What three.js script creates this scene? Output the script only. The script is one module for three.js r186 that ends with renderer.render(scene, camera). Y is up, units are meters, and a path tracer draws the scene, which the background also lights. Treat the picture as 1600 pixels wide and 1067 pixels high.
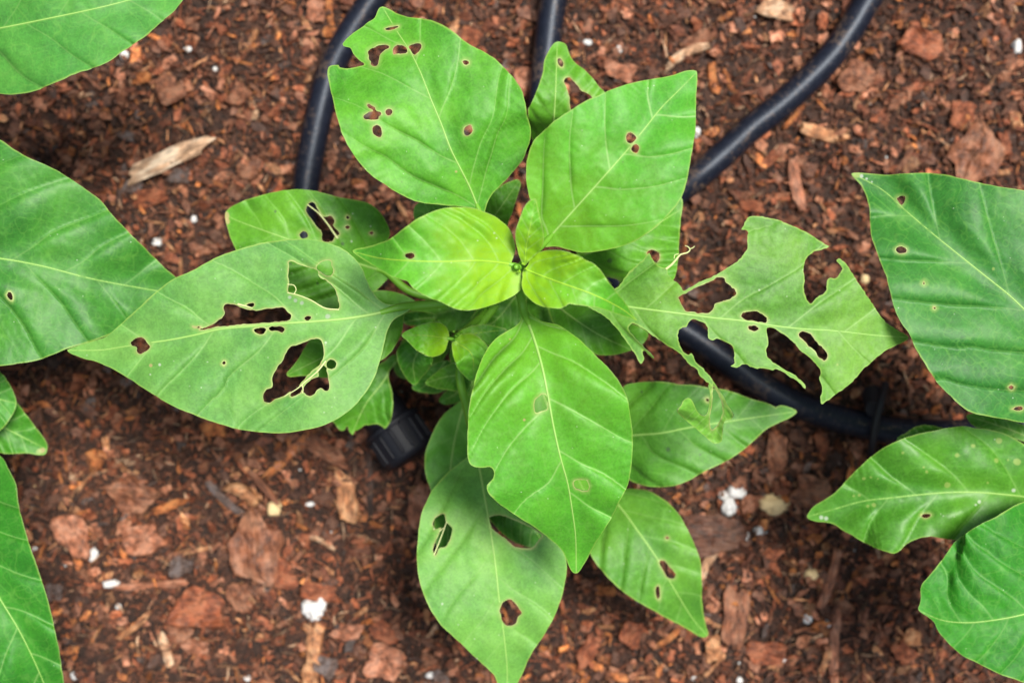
import * as THREE from 'three';
import { mergeGeometries } from 'three/addons/utils/BufferGeometryUtils.js';

// ------------------------------------------------------------------ camera, sky, sun, exposure
const CAM_H = 0.62, FOV = 28, FPX = 533.5 / Math.tan(FOV / 2 * Math.PI / 180);
const scene = new THREE.Scene();
const camera = new THREE.PerspectiveCamera(FOV, 1024 / 682, 0.01, 200);
camera.position.set(0, CAM_H, 0); camera.up.set(0, 0, -1); camera.lookAt(0, 0, 0);
camera.focus = 0.48; camera.userData.fStop = 7.5;
const renderer = new THREE.WebGLRenderer({ antialias: true });
renderer.toneMapping = THREE.LinearToneMapping;
renderer.toneMappingExposure = 2.42;
renderer.shadowMap.enabled = true;
{ // bright overcast sky, a little cool, brighter towards the zenith
  const W = 64, Hh = 32, d = new Float32Array(W * Hh * 4);
  for (let j = 0; j < Hh; j++) for (let i = 0; i < W; i++) {
    const el = ((j + 0.5) / Hh - 0.5) * Math.PI, s = Math.max(0, Math.sin(el));
    const L = el > 0 ? 0.62 * (0.07 + 0.93 * s * s * s * s) : 0.03;
    const k = (j * W + i) * 4; d[k] = L * 0.90; d[k + 1] = L * 0.98; d[k + 2] = L * 1.15; d[k + 3] = 1;
  }
  const t = new THREE.DataTexture(d, W, Hh, THREE.RGBAFormat, THREE.FloatType);
  t.mapping = THREE.EquirectangularReflectionMapping; t.magFilter = THREE.LinearFilter; t.minFilter = THREE.LinearFilter; t.needsUpdate = true;
  scene.background = t; scene.environment = t;
}
const sun = new THREE.DirectionalLight(new THREE.Color(1, 0.95, 0.87), 2.8);
sun.position.set(0.50, 1.6, -0.38); sun.castShadow = true; sun.shadow.radius = 36;
Object.assign(sun.shadow.camera, { left: -0.6, right: 0.6, top: 0.6, bottom: -0.6, near: 0.1, far: 4 });
sun.shadow.mapSize.set(2048, 2048); scene.add(sun); scene.add(sun.target);

// ------------------------------------------------------------------ small helpers
function rng(seed) { let a = seed >>> 0; return () => { a = (a + 0x6D2B79F5) | 0; let t = Math.imul(a ^ (a >>> 15), 1 | a); t = (t + Math.imul(t ^ (t >>> 7), 61 | t)) ^ t; return ((t ^ (t >>> 14)) >>> 0) / 4294967296; }; }
function hash(i, j, s) { let h = Math.imul(i | 0, 374761393) ^ Math.imul(j | 0, 668265263) ^ Math.imul(s | 0, 2147483647 - 1013); h = Math.imul(h ^ (h >>> 13), 1274126177); return ((h ^ (h >>> 16)) >>> 0) / 4294967296; }
function vnoise(x, y, s = 0) { const i = Math.floor(x), j = Math.floor(y), a = x - i, b = y - j, u = a * a * (3 - 2 * a), v = b * b * (3 - 2 * b); const p = hash(i, j, s), q = hash(i + 1, j, s), r = hash(i, j + 1, s), t = hash(i + 1, j + 1, s); return (p + (q - p) * u + (r - p) * v + (p - q - r + t) * u * v) * 2 - 1; }
const fbm = (x, y, s = 0, o = 3) => { let a = 0, w = 0.5; for (let k = 0; k < o; k++) { a += w * vnoise(x, y, s + k); x = x * 2.03 + 7.1; y = y * 2.03 + 3.7; w *= 0.5; } return a; };
const clamp = (x, a = 0, b = 1) => Math.min(b, Math.max(a, x));
const smooth = (a, b, x) => { const t = clamp((x - a) / (b - a)); return t * t * (3 - 2 * t); };
const mix = (a, b, t) => a + (b - a) * t;
const toS = (x) => { x = clamp(x); return 255 * (x <= 0.0031308 ? 12.92 * x : 1.055 * Math.pow(x, 1 / 2.4) - 0.055); };
const at = (px, py, y = 0) => new THREE.Vector3((px - 800) / FPX * (CAM_H - y), y, (py - 533.5) / FPX * (CAM_H - y));   // where a spot of the bed lies, in metres
const used = {};
function numbered(n) { const k = used[n] = (used[n] ?? -1) + 1; return k ? `${n}_${String(k).padStart(3, '0')}` : n; }
function tag(o, label, category, group, kind) { if (label) o.userData.label = label; if (category) o.userData.category = category; if (group) o.userData.group = group; if (kind) o.userData.kind = kind; return o; }
function mesh(name, g, m, parent) { const o = new THREE.Mesh(g, m); o.name = name; o.castShadow = o.receiveShadow = true; parent.add(o); return o; }
function thing(name, label, category, group, pos = [0, 0, 0]) { const o = new THREE.Group(); o.name = numbered(name); o.position.set(...pos); scene.add(o); return tag(o, label, category, group); }
const rgb = (r, g, b) => new THREE.Color().setRGB(r, g, b);

function tubeGeo(pts, radii, seg = 8, capped = true) {          // tapered tube along points
  const n = pts.length, P = [], N = [], U = [], I = [];
  let up = new THREE.Vector3(0, 1, 0);
  let len = 0;
  for (let i = 0; i < n; i++) {
    const t = pts[Math.min(n - 1, i + 1)].clone().sub(pts[Math.max(0, i - 1)]).normalize();
    let b = new THREE.Vector3().crossVectors(t, up); if (b.lengthSq() < 1e-6) b.set(1, 0, 0).cross(t); b.normalize();
    const nn = new THREE.Vector3().crossVectors(b, t).normalize(); up = nn.clone();
    if (i) len += pts[i].distanceTo(pts[i - 1]);
    const r = typeof radii === 'function' ? radii(i / (n - 1)) : radii;
    for (let k = 0; k <= seg; k++) { const a = k / seg * Math.PI * 2, c = Math.cos(a), s = Math.sin(a); const d = nn.clone().multiplyScalar(c).addScaledVector(b, s); P.push(pts[i].x + d.x * r, pts[i].y + d.y * r, pts[i].z + d.z * r); N.push(d.x, d.y, d.z); U.push(len, k / seg * 2 * Math.PI * r); }
  }
  for (let i = 0; i < n - 1; i++) for (let k = 0; k < seg; k++) { const a = i * (seg + 1) + k, b = a + seg + 1; I.push(a, a + 1, b, b, a + 1, b + 1); }
  if (capped) for (const [i, f] of [[0, 1], [n - 1, 0]]) { const c = P.length / 3; P.push(pts[i].x, pts[i].y, pts[i].z); const t = pts[Math.min(n - 1, i + 1)].clone().sub(pts[Math.max(0, i - 1)]).normalize().multiplyScalar(f ? -1 : 1); N.push(t.x, t.y, t.z); U.push(0, 0); for (let k = 0; k < seg; k++) { const a = i * (seg + 1) + k; f ? I.push(c, a + 1, a) : I.push(c, a, a + 1); } }
  const g = new THREE.BufferGeometry();
  g.setAttribute('position', new THREE.Float32BufferAttribute(P, 3)); g.setAttribute('normal', new THREE.Float32BufferAttribute(N, 3)); g.setAttribute('uv', new THREE.Float32BufferAttribute(U, 2)); g.setIndex(I); return g;
}
function crPoints(pts, n) { return new THREE.CatmullRomCurve3(pts, false, 'centripetal').getPoints(n); }
function dataTex(w, h, f, srgb) { const d = new Uint8Array(w * h * 4); for (let j = 0; j < h; j++) for (let i = 0; i < w; i++) { const c = f(i, j), k = (j * w + i) * 4; d[k] = c[0]; d[k + 1] = c[1]; d[k + 2] = c[2]; d[k + 3] = 255; } const t = new THREE.DataTexture(d, w, h); t.magFilter = THREE.LinearFilter; t.minFilter = THREE.LinearFilter; t.wrapS = t.wrapT = THREE.RepeatWrapping; if (srgb) t.colorSpace = THREE.SRGBColorSpace; t.needsUpdate = true; return t; }
const tileN = (i, j, n, c, s) => { const x = i / n * c, y = j / n * c, h = (a, b) => hash(((a % c) + c) % c, ((b % c) + c) % c, s), a = Math.floor(x), b = Math.floor(y), u = smooth(0, 1, x - a), v = smooth(0, 1, y - b); return mix(mix(h(a, b), h(a + 1, b), u), mix(h(a, b + 1), h(a + 1, b + 1), u), v); };
const tileN2 = (i, j, n, cx, cy, s) => { const x = i / n * cx, y = j / n * cy, h = (a, b) => hash(((a % cx) + cx) % cx, ((b % cy) + cy) % cy, s), a = Math.floor(x), b = Math.floor(y), u = smooth(0, 1, x - a), v = smooth(0, 1, y - b); return mix(mix(h(a, b), h(a + 1, b), u), mix(h(a, b + 1), h(a + 1, b + 1), u), v); };

// ------------------------------------------------------------------ the hoses' paths (needed to keep chips off them)
const HR = 0.0061;
const hosePaths = {
  a: [[650, -130], [615, -50], [581, 0], [548, 50], [520, 101], [505, 150], [493, 202], [478, 287], [474, 350], [488, 440], [530, 540], [590, 628], [612, 660]],
  b: [[900, -160], [880, -60], [865, 0], [855, 75], [848, 140], [850, 220], [880, 320], [950, 420], [1030, 490], [1099, 536], [1185, 598], [1256, 636], [1363, 667], [1440, 676], [1540, 674], [1640, 664], [1800, 640], [1960, 610]],
  c: [[1480, -160], [1400, -60], [1357, 0], [1330, 45], [1299, 88], [1259, 129], [1217, 167], [1177, 198], [1137, 235], [1085, 280], [1030, 322], [975, 372], [930, 430]],
};
const hosePts = {};
for (const k in hosePaths) hosePts[k] = crPoints(hosePaths[k].map(([x, y], i, a) => at(x, y, HR * 0.92 + (k === 'c' && i > a.length - 4 ? -0.0055 * (i - a.length + 4) : 0))), 160);
function hoseDist(x, z) { let m = 1; for (const k in hosePts) for (let i = 0; i < hosePts[k].length; i += 2) { const p = hosePts[k][i]; if (p.y < 0) continue; m = Math.min(m, Math.hypot(p.x - x, p.z - z)); } return m; }

// ------------------------------------------------------------------ ground
const gy = (x, z) => 0.0050 * fbm(x * 24 + 3, z * 24, 11, 3) + 0.0040 * fbm(x * 80, z * 80, 21, 2) - 0.0022;
const soilTex = dataTex(512, 512, (i, j) => { const a = tileN(i, j, 512, 24, 1), b = tileN(i, j, 512, 80, 2), c = tileN(i, j, 512, 210, 3); const v = 0.25 + 0.5 * a * b + 0.9 * b * c * c; const r = tileN(i, j, 512, 40, 5); return [toS(0.060 * v * (0.8 + 0.6 * r)), toS(0.028 * v * (0.9 + 0.2 * r)), toS(0.016 * v), 255]; }, true);
const soilBump = dataTex(512, 512, (i, j) => { const v = 255 * (0.4 * tileN(i, j, 512, 50, 7) + 0.35 * tileN(i, j, 512, 120, 8) + 0.25 * tileN(i, j, 512, 250, 9)); return [v, v, v]; });
{
  const NX = 280, NZ = 220, WX = 0.9, WZ = 0.7, g = new THREE.PlaneGeometry(2 * WX, 2 * WZ, NX, NZ); g.rotateX(-Math.PI / 2);
  const p = g.attributes.position; for (let i = 0; i < p.count; i++) { const x = p.getX(i), z = p.getZ(i), e = Math.min(1, 8 * Math.min(WX - Math.abs(x), WZ - Math.abs(z)) + 0.0); p.setY(i, gy(x, z) * e); }
  g.computeVertexNormals(); const uv = g.attributes.uv; for (let i = 0; i < uv.count; i++) uv.setXY(i, p.getX(i) / 0.12, p.getZ(i) / 0.12);
  // the bed goes on as a plain sheet round the modelled patch, all one mesh
  const rim = [], q = (x0, x1, z0, z1) => { const r = new THREE.PlaneGeometry(x1 - x0, z1 - z0, 1, 1); r.rotateX(-Math.PI / 2); r.translate((x0 + x1) / 2, 0, (z0 + z1) / 2); const a = r.attributes.uv, b = r.attributes.position; for (let i = 0; i < a.count; i++) a.setXY(i, b.getX(i) / 0.12, b.getZ(i) / 0.12); rim.push(r); };
  q(-60, 60, -60, -WZ); q(-60, 60, WZ, 60); q(-60, -WX, -WZ, WZ); q(WX, 60, -WZ, WZ);
  const o = mesh('ground', mergeGeometries([g, ...rim]), new THREE.MeshStandardMaterial({ map: soilTex, bumpMap: soilBump, bumpScale: 0.0012, roughness: 0.95 }), scene);
  tag(o, 'dark brown potting soil of the garden bed', 'ground', null, 'structure');
}

// ------------------------------------------------------------------ mulch: shapes
const barkTex = dataTex(256, 256, (i, j) => { const g = tileN2(i, j, 256, 6, 40, 31), f = tileN2(i, j, 256, 20, 100, 32), m = tileN(i, j, 256, 12, 33), s = tileN(i, j, 256, 60, 34); const p = smooth(0.35, 0.75, tileN(i, j, 256, 5, 38)), v = clamp(0.27 + 0.55 * g * (0.6 + 0.8 * f) + 0.75 * (m - 0.5) + 0.4 * (s - 0.5) + 0.28 * p, 0.05, 1); return [toS(v), toS(v * mix(0.84, 1.06, p)), toS(v * mix(0.74, 1.12, p)), 255]; }, true);
const barkBump = dataTex(256, 256, (i, j) => { const v = 255 * (0.45 * tileN2(i, j, 256, 6, 40, 31) + 0.25 * tileN2(i, j, 256, 20, 100, 32) + 0.3 * tileN(i, j, 256, 40, 36)); return [v, v, v]; });
const CH = { red: [0.250, 0.080, 0.034], dark: [0.100, 0.044, 0.025], brown: [0.225, 0.096, 0.050], pink: [0.345, 0.150, 0.085], orange: [0.400, 0.145, 0.042], tan: [0.430, 0.215, 0.100], pale: [0.520, 0.340, 0.210], grey: [0.130, 0.098, 0.088], drift: [0.560, 0.420, 0.290], black: [0.040, 0.022, 0.015] };
const chipMat = {}; for (const k in CH) chipMat[k] = new THREE.MeshStandardMaterial({ color: rgb(...CH[k].map((q) => Math.min(0.8, q * 1.38))), map: barkTex, bumpMap: barkBump, bumpScale: 0.0008, roughness: 0.6 });
// a flat flake of bark, unit length along x, width along z, thickness along y
function flakeGeo(seed, n = 10, jag = 0.22, wedge = 0, thick = 0.16, wr = 0.7) {
  const r = rng(seed), ring = []; for (let i = 0; i < n; i++) { const a = (i + 0.6 * (r() - 0.5)) / n * 2 * Math.PI; let k = 1 + jag * 2 * (r() - 0.5); const cs = Math.cos(a), sn = Math.sin(a); const sq = 1 / Math.pow(Math.pow(Math.abs(cs), 3.2) + Math.pow(Math.abs(sn), 3.2), 1 / 3.2); let x = cs * sq * k * 0.5, z = sn * sq * k * 0.5 * wr; z *= 1 - wedge * (x + 0.2); ring.push([x, z]); }
  const P = [], I = [], U = []; const put = (x, y, z) => { P.push(x, y, z); U.push(x * 0.9 + seed * 0.37, z * 0.9 + seed * 0.71); return P.length / 3 - 1; };
  const tilt = (r() - 0.5) * 0.2, yy = (x, z) => tilt * z + 0.08 * (r() - 0.5);
  const lo = ring.map(([x, z]) => put(x * 0.94, -thick, z * 0.94)), md = ring.map(([x, z]) => put(x, thick * (0.1 + 0.4 * r()), z)), tp = ring.map(([x, z]) => put(x * 0.87, thick * 0.75 + yy(x, z), z * 0.87)), inn = ring.map(([x, z]) => put(x * 0.45, thick + yy(x, z), z * 0.45)), c = put(0, thick + 0.05 * (r() - 0.5), 0);
  for (let i = 0; i < n; i++) { const j = (i + 1) % n; for (const [a, b] of [[lo, md], [md, tp], [tp, inn]]) I.push(a[i], b[i], b[j], a[i], b[j], a[j]); I.push(inn[i], c, inn[j]); }
  let g = new THREE.BufferGeometry(); g.setAttribute('position', new THREE.Float32BufferAttribute(P, 3)); g.setAttribute('uv', new THREE.Float32BufferAttribute(U, 2)); g.setIndex(I); g = g.toNonIndexed(); g.computeVertexNormals(); return g;
}
// a split sliver of wood, unit length along x, unit width along z
function sliverGeo(seed, bend = 0.1, taper = 0.5, n = 5) {
  const r = rng(seed), P = [], U = [], I = [], rows = []; const b1 = (r() - 0.5) * 2 * bend, ty = (r() - 0.5) * 0.06;
  for (let i = 0; i <= n; i++) { const t = i / n, x = t - 0.5, w = (i === 0 || i === n ? 1 - taper * (0.5 + r()) * 0.8 : 1 - 0.25 * r()) * 0.5, zc = b1 * (1 - 4 * x * x), yc = ty * (1 - 4 * x * x); const row = []; for (const [dz, dy] of [[-1, -0.35], [-0.9, 0.3], [0.1 * (r() - .5), 0.5 + 0.15 * r()], [0.85, 0.25], [1, -0.35]]) { P.push(x + 0.05 * (r() - 0.5) * (i === 0 || i === n ? 2.2 : 0), dy + yc * 8, zc * 4 + dz * w); U.push(x * 1.2 + seed * 0.3, dz * 0.25 + seed * 0.17); row.push(P.length / 3 - 1); } rows.push(row); }
  for (let i = 0; i < n; i++) for (let k = 0; k < 5; k++) { const l = (k + 1) % 5; I.push(rows[i][k], rows[i][l], rows[i + 1][k], rows[i][l], rows[i + 1][l], rows[i + 1][k]); }
  for (const [row, f] of [[rows[0], 1], [rows[n], 0]]) for (let k = 1; k < 4; k++) f ? I.push(row[0], row[k + 1], row[k]) : I.push(row[0], row[k], row[k + 1]);
  let g = new THREE.BufferGeometry(); g.setAttribute('position', new THREE.Float32BufferAttribute(P, 3)); g.setAttribute('uv', new THREE.Float32BufferAttribute(U, 2)); g.setIndex(I); g = g.toNonIndexed(); g.computeVertexNormals(); return g;
}
function lumpGeo(seed, detail = 1, rough = 0.25) {
  const g = new THREE.IcosahedronGeometry(0.5, detail), p = g.attributes.position; const s = seed * 13.7;
  for (let i = 0; i < p.count; i++) { const x = p.getX(i), y = p.getY(i), z = p.getZ(i), k = 1 + rough * 2 * (vnoise(x * 3 + s, y * 3 + z * 2.1) * 0.6 + vnoise(z * 6 + s, x * 6 - y * 3, 4) * 0.4); p.setXYZ(i, x * k, y * k, z * k); }
  g.computeVertexNormals(); return g;
}
// a broad flake with a broken outline and an uneven face
function slabGeo(seed) {
  const r = rng(seed), n = 20, P = [], U = [], I = [], rings = [], w1 = 0.12 + 0.12 * r(), ph = r() * 9, wed = (r() - 0.5) * 0.7, pw = 3.0 + 5 * r();
  const put = (x, y, z) => { P.push(x, y, z); U.push(x * 1.1 + seed * 0.37, z * 1.1 + seed * 0.71); return P.length / 3 - 1; };
  const outl = Array.from({ length: n }, (_, i) => { const a = i / n * 2 * Math.PI, c = Math.cos(a), q = Math.sin(a), sq = 1 / Math.pow(Math.pow(Math.abs(c), pw) + Math.pow(Math.abs(q), pw), 1 / pw), k = 1 + w1 * 1.6 * vnoise(c * 1.7 + ph, q * 1.7, seed) + 0.20 * (r() - 0.5); const x = c * sq * k * 0.5; return [x, q * sq * k * 0.5 * (1 - wed * x)]; });
  const top = (x, z) => 0.10 + 0.10 * vnoise(x * 3 + ph, z * 3, seed) + 0.05 * vnoise(x * 9, z * 9 + ph, seed + 1) + 0.12 * Math.round(1.6 * vnoise(x * 1.6 + ph, z * 5, seed + 2)) * 0.5;
  rings.push(outl.map(([x, z]) => put(x * 0.95, -0.12, z * 0.95))); rings.push(outl.map(([x, z]) => put(x, 0.02 + 0.04 * r(), z)));
  for (const k of [0.9, 0.62, 0.32]) rings.push(outl.map(([x, z]) => put(x * k + 0.02 * (r() - 0.5), top(x * k, z * k), z * k + 0.02 * (r() - 0.5)))); const c = put(0, top(0, 0), 0);
  for (let k = 0; k < rings.length - 1; k++) for (let i = 0; i < n; i++) { const j = (i + 1) % n, a = rings[k], b = rings[k + 1]; I.push(a[i], b[i], b[j], a[i], b[j], a[j]); }
  const l = rings[rings.length - 1]; for (let i = 0; i < n; i++) I.push(l[i], c, l[(i + 1) % n]);
  let g = new THREE.BufferGeometry(); g.setAttribute('position', new THREE.Float32BufferAttribute(P, 3)); g.setAttribute('uv', new THREE.Float32BufferAttribute(U, 2)); g.setIndex(I); g = g.toNonIndexed(); g.computeVertexNormals(); return g;
}
const slabs = []; for (let i = 0; i < 16; i++) slabs.push(slabGeo(500 + i * 7));
const flakes = [], slivers = [], lumps = [];
for (let i = 0; i < 12; i++) flakes.push(flakeGeo(100 + i, 6 + i % 4, 0.26 + 0.05 * (i % 4), (i % 3) * 0.35 - 0.3, 0.09 + 0.03 * (i % 3), 1));
for (let i = 0; i < 10; i++) slivers.push(sliverGeo(300 + i, 0.04 + 0.02 * (i % 4), 0.4 + 0.1 * (i % 4), 4 + i % 2));
for (let i = 0; i < 6; i++) lumps.push(lumpGeo(40 + i, 3, 0.26));
const UPV = new THREE.Vector3(0, 1, 0);
function lay(o, x, z, len, wid, th, ang, tilt1 = 0, tilt2 = 0, lift = 0) {
  o.position.set(x, gy(x, z) + th * 0.32 + lift, z); o.scale.set(len, th, wid);
  o.quaternion.setFromEuler(new THREE.Euler(tilt2, 0, tilt1)).premultiply(new THREE.Quaternion().setFromAxisAngle(UPV, -ang)); return o;
}

// ------------------------------------------------------------------ mulch: the pieces one can tell apart in the photograph
// [kind f|s, x, y, length, width, angle in degrees, colour, label]
const M1 = at(1, 0, 0).x - at(0, 0, 0).x;     // metres per photo pixel on the ground
const chips = [
  ['f', 268, 247, 138, 30, -25, 'drift', 'long pale driftwood splinter with dark knots'],
  ['f', 262, 139, 42, 36, 40, 'brown', 'square reddish bark chip standing apart above the driftwood splinter'],
  ['f', 372, 148, 36, 28, -55, 'brown', 'slanted grey brown bark chip near the bend of the hose'],
  ['f', 234, 307, 54, 24, -8, 'red', 'flat brick red chip below the driftwood splinter'],
  ['f', 203, 292, 30, 22, 10, 'grey', 'small grey chip touching the brick red chip'],
  ['f', 278, 275, 30, 20, 15, 'grey', 'dark slate coloured chip below the driftwood splinter'],
  ['f', 220, 121, 28, 18, -10, 'orange', 'small orange chip beside the square bark chip'],
  ['f', 492, 14, 40, 26, 88, 'pink', 'upright pinkish wood block beside the curved hose'],
  ['s', 515, 18, 44, 13, 85, 'orange', 'orange splinter beside the pinkish wood block'],
  ['f', 515, 52, 24, 18, 5, 'orange', 'bright orange crumb of bark against the curved hose'],
  ['s', 388, 62, 42, 9, -55, 'tan', 'thin tan splinter lying left of the pinkish wood block'],
  ['s', 431, 42, 28, 9, 62, 'tan', 'short tan splinter pointing at the pinkish wood block'],
  ['s', 395, 172, 28, 11, -80, 'pale', 'small pale chip under the slanted bark chip'],
  ['s', 700, 46, 62, 18, -58, 'tan', 'tan slab of bark behind the tip of the top leaf'],
  ['f', 734, 57, 34, 28, 20, 'red', 'oval red bark flake between the top leaf and the straight hose'],
  ['f', 820, 125, 44, 28, 75, 'pink', 'pale pinkish chip leaning on the straight hose'],
  ['s', 818, 28, 46, 11, -70, 'red', 'dark red stick along the straight hose'],
  ['s', 1075, 88, 78, 18, -28, 'pale', 'pale tan peg of wood beside the dark red slab'],
  ['f', 968, 111, 48, 30, 15, 'pink', 'flat pinkish flake under the edge of the small torn leaf'],
  ['f', 1092, 60, 58, 22, -32, 'brown', 'brown slab lying above the pale tan peg'],
  ['s', 1118, 120, 48, 18, 80, 'orange', 'upright orange splinter between peg and thick hose'],
  ['f', 1215, 14, 50, 28, 20, 'pale', 'whitish lump of wood left of the thick hose'],
  ['f', 1442, 66, 62, 46, 25, 'red', 'broad dark red flake above the leaf at the right'],
  ['s', 1412, 86, 42, 9, 82, 'tan', 'thin tan stick next to the broad dark red flake'],
  ['s', 1412, 24, 34, 10, 95, 'orange', 'orange stick beside the upper end of the thick hose'],
  ['s', 1293, 208, 74, 24, 14, 'tan', 'light orange splinter with square ends below the thick hose'],
  ['s', 1243, 180, 50, 9, -50, 'orange', 'thin orange splinter touching the thick hose'],
  ['f', 1527, 241, 88, 80, -60, 'brown', 'largest flat brown flake of bark, above the leaf at the right'],
  ['s', 1563, 268, 34, 11, -2, 'tan', 'small orange chip lying by the largest brown flake'],
  ['f', 1342, 122, 48, 46, 30, 'brown', 'rounded brown flake right of the thick hose'],
  ['f', 1506, 178, 38, 34, 0, 'red', 'dull red chip above the largest brown flake'],
  ['f', 1592, 186, 24, 16, 80, 'tan', 'yellowish chip at the edge of the bed by the red bark'],
  ['s', 1249, 285, 84, 22, 80, 'pink', 'curved pinkish strip of bark below the thick hose'],
  ['s', 1412, 250, 50, 11, -55, 'brown', 'leaning brown splinter above the tip of the right leaf'],
  ['s', 1586, 15, 48, 9, 88, 'tan', 'thin upright tan stick far up beside the bed edge'],
  ['f', 1273, 766, 66, 44, 15, 'brown', 'rounded brown flake at the tip of the pale spotted leaf'],
  ['f', 1276, 843, 20, 17, 30, 'orange', 'small orange nugget below the pale spotted leaf'],
  ['f', 1427, 998, 27, 24, 10, 'tan', 'small orange cube of wood left of the drooping leaf'],
  ['s', 1297, 905, 92, 18, -72, 'pink', 'long upright reddish splinter below the orange nugget'],
  ['s', 1310, 1012, 116, 20, -86, 'pink', 'longest upright splinter of weathered wood low in the bed'],
  ['s', 1332, 915, 62, 9, -62, 'orange', 'curved orange sliver beside the long reddish splinter'],
  ['s', 1228, 1034, 56, 9, -26, 'tan', 'thin tan sliver next to the longest upright splinter'],
  ['s', 1289, 1036, 48, 13, -66, 'tan', 'short tan splinter leaning at the longest upright splinter'],
  ['f', 1415, 1022, 40, 28, 30, 'red', 'red flake below the small orange cube'],
  ['f', 1178, 787, 34, 24, -10, 'pink', 'pinkish chip between the white and the yellowish perlite'],
  ['f', 1115, 836, 96, 58, 5, 'dark', 'broad flat dark flake under the white perlite grains'],
  ['f', 1147, 966, 88, 36, 98, 'brown', 'spearhead shaped brown flake near the tip of the lower leaf'],
  ['s', 1108, 893, 66, 18, -68, 'pale', 'pale splinter against the edge of the lower right leaf'],
  ['f', 1212, 712, 66, 30, 92, 'brown', 'upright greyish slab below the long hose'],
  ['s', 1200, 915, 66, 8, 55, 'orange', 'curved orange sliver beside the spearhead flake'],
  ['f', 1115, 1014, 38, 30, 75, 'tan', 'tan block of wood just below the tip of the lower leaf'],
  ['s', 1113, 973, 30, 10, 30, 'tan', 'short tan peg touching the tip of the lower leaf'],
  ['s', 962, 979, 54, 8, -2, 'tan', 'level tan splinter beneath the lower right leaf'],
  ['s', 1045, 995, 60, 12, -38, 'orange', 'orange splinter beneath the lower right leaf'],
  ['f', 948, 924, 30, 16, 5, 'orange', 'orange crumb in the shade between the two lower leaves'],
  ['f', 1195, 1022, 62, 36, 10, 'red', 'wide red flake right of the tan block'],
  ['s', 1104, 1052, 60, 7, -48, 'tan', 'thin tan twig below the tan block'],
  ['f', 920, 1018, 56, 28, -60, 'red', 'dull red flake low in the bed beside the bottom leaf'],
  ['f', 985, 990, 34, 40, 20, 'red', 'small red flake beside the level tan splinter'],
  ['f', 210, 776, 72, 54, 20, 'brown', 'broad brown bark flake with a rounded end'],
  ['f', 118, 837, 66, 42, 70, 'pink', 'pinkish bark flake beside the dark leaf at the lower left'],
  ['s', 236, 915, 112, 13, -4, 'pink', 'long level pink splinter with a grain of perlite at its end'],
  ['s', 205, 718, 30, 14, -20, 'pale', 'pale almond shaped chip above the broad bark flake'],
  ['s', 112, 744, 16, 12, 60, 'pale', 'small whitish chip right of the dark leaf'],
  ['s', 127, 756, 66, 7, -50, 'tan', 'thin straw coloured sliver right of the dark leaf'],
  ['s', 196, 733, 38, 9, 25, 'tan', 'short tan splinter over the broad bark flake'],
  ['s', 262, 791, 58, 16, -22, 'orange', 'orange splinter touching the broad bark flake'],
  ['s', 374, 777, 56, 24, 36, 'tan', 'square ended tan block beside the long stick'],
  ['s', 352, 784, 84, 16, 42, 'grey', 'weathered grey splinter beneath the tan block'],
  ['f', 312, 950, 74, 54, 10, 'red', 'broad orange red flake with crumbled edge'],
  ['f', 280, 981, 44, 40, 60, 'brown', 'brown flake below the broad orange red flake'],
  ['s', 258, 1015, 54, 17, 72, 'pale', 'pale curved chip low in the bed'],
  ['s', 210, 976, 66, 12, -40, 'tan', 'slanting tan splinter below the long pink splinter'],
  ['f', 306, 1010, 44, 24, 8, 'pink', 'small pinkish block under the brown flake'],
  ['s', 320, 859, 94, 11, -10, 'tan', 'long tan strip leading to the biggest flake'],
  ['f', 398, 864, 108, 84, 88, 'brown', 'biggest bark flake, wide and brown, below the chewed leaf'],
  ['f', 284, 884, 34, 28, 0, 'grey', 'slate grey chip beside the biggest flake'],
  ['f', 375, 936, 44, 34, 80, 'brown', 'dull brown chip below the biggest flake'],
  ['f', 86, 925, 28, 24, 0, 'grey', 'dark grey chip beside the dark leaf'],
  ['f', 222, 842, 66, 44, -15, 'pink', 'pinkish flake below the broad bark flake'],
  ['s', 391, 738, 128, 13, 48, 'brown', 'long straight brown stick below the chewed leaf'],
  ['s', 455, 706, 116, 17, -44, 'orange', 'long orange splinter below the chewed leaf'],
  ['f', 334, 670, 36, 26, -10, 'orange', 'bright orange chip at the edge of the chewed leaf'],
  ['f', 512, 706, 76, 24, 32, 'brown', 'brown slab between the orange splinter and the end cap'],
  ['f', 541, 775, 78, 33, 88, 'tan', 'tall almond shaped orange brown chip near the end cap'],
  ['f', 506, 778, 30, 24, 30, 'dark', 'purple brown chip beside the almond shaped chip'],
  ['s', 577, 748, 120, 15, 90, 'black', 'dark upright stick of wood beside the end cap'],
  ['f', 655, 790, 72, 36, 95, 'pink', 'pinkish flake half under the bottom leaf'],
  ['s', 494, 1005, 62, 30, 97, 'tan', 'light orange plank of wood below the large perlite grain'],
  ['f', 484, 1056, 36, 28, 90, 'tan', 'light orange block at the foot of the plank'],
  ['f', 508, 1040, 38, 32, 20, 'grey', 'greyish flake lying on the light orange plank'],
  ['f', 547, 985, 48, 26, -5, 'pink', 'flat pinkish chip right of the plank'],
  ['s', 564, 955, 27, 9, -35, 'tan', 'small tan splinter right of the large perlite grain'],
  ['f', 602, 990, 44, 26, 42, 'red', 'slanted red chip left of the bottom leaf'],
  ['f', 602, 1036, 56, 48, 15, 'pink', 'wide pinkish flake left of the bottom leaf'],
  ['f', 500, 925, 60, 26, 8, 'red', 'dull red chip above the large perlite grain'],
  ['s', 410, 975, 25, 7, 35, 'pale', 'whitish curl of wood left of the large perlite grain'],
  ['f', 440, 895, 46, 30, 60, 'red', 'red chip leaning on the biggest flake'],
];
const rc = rng(77);
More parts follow.
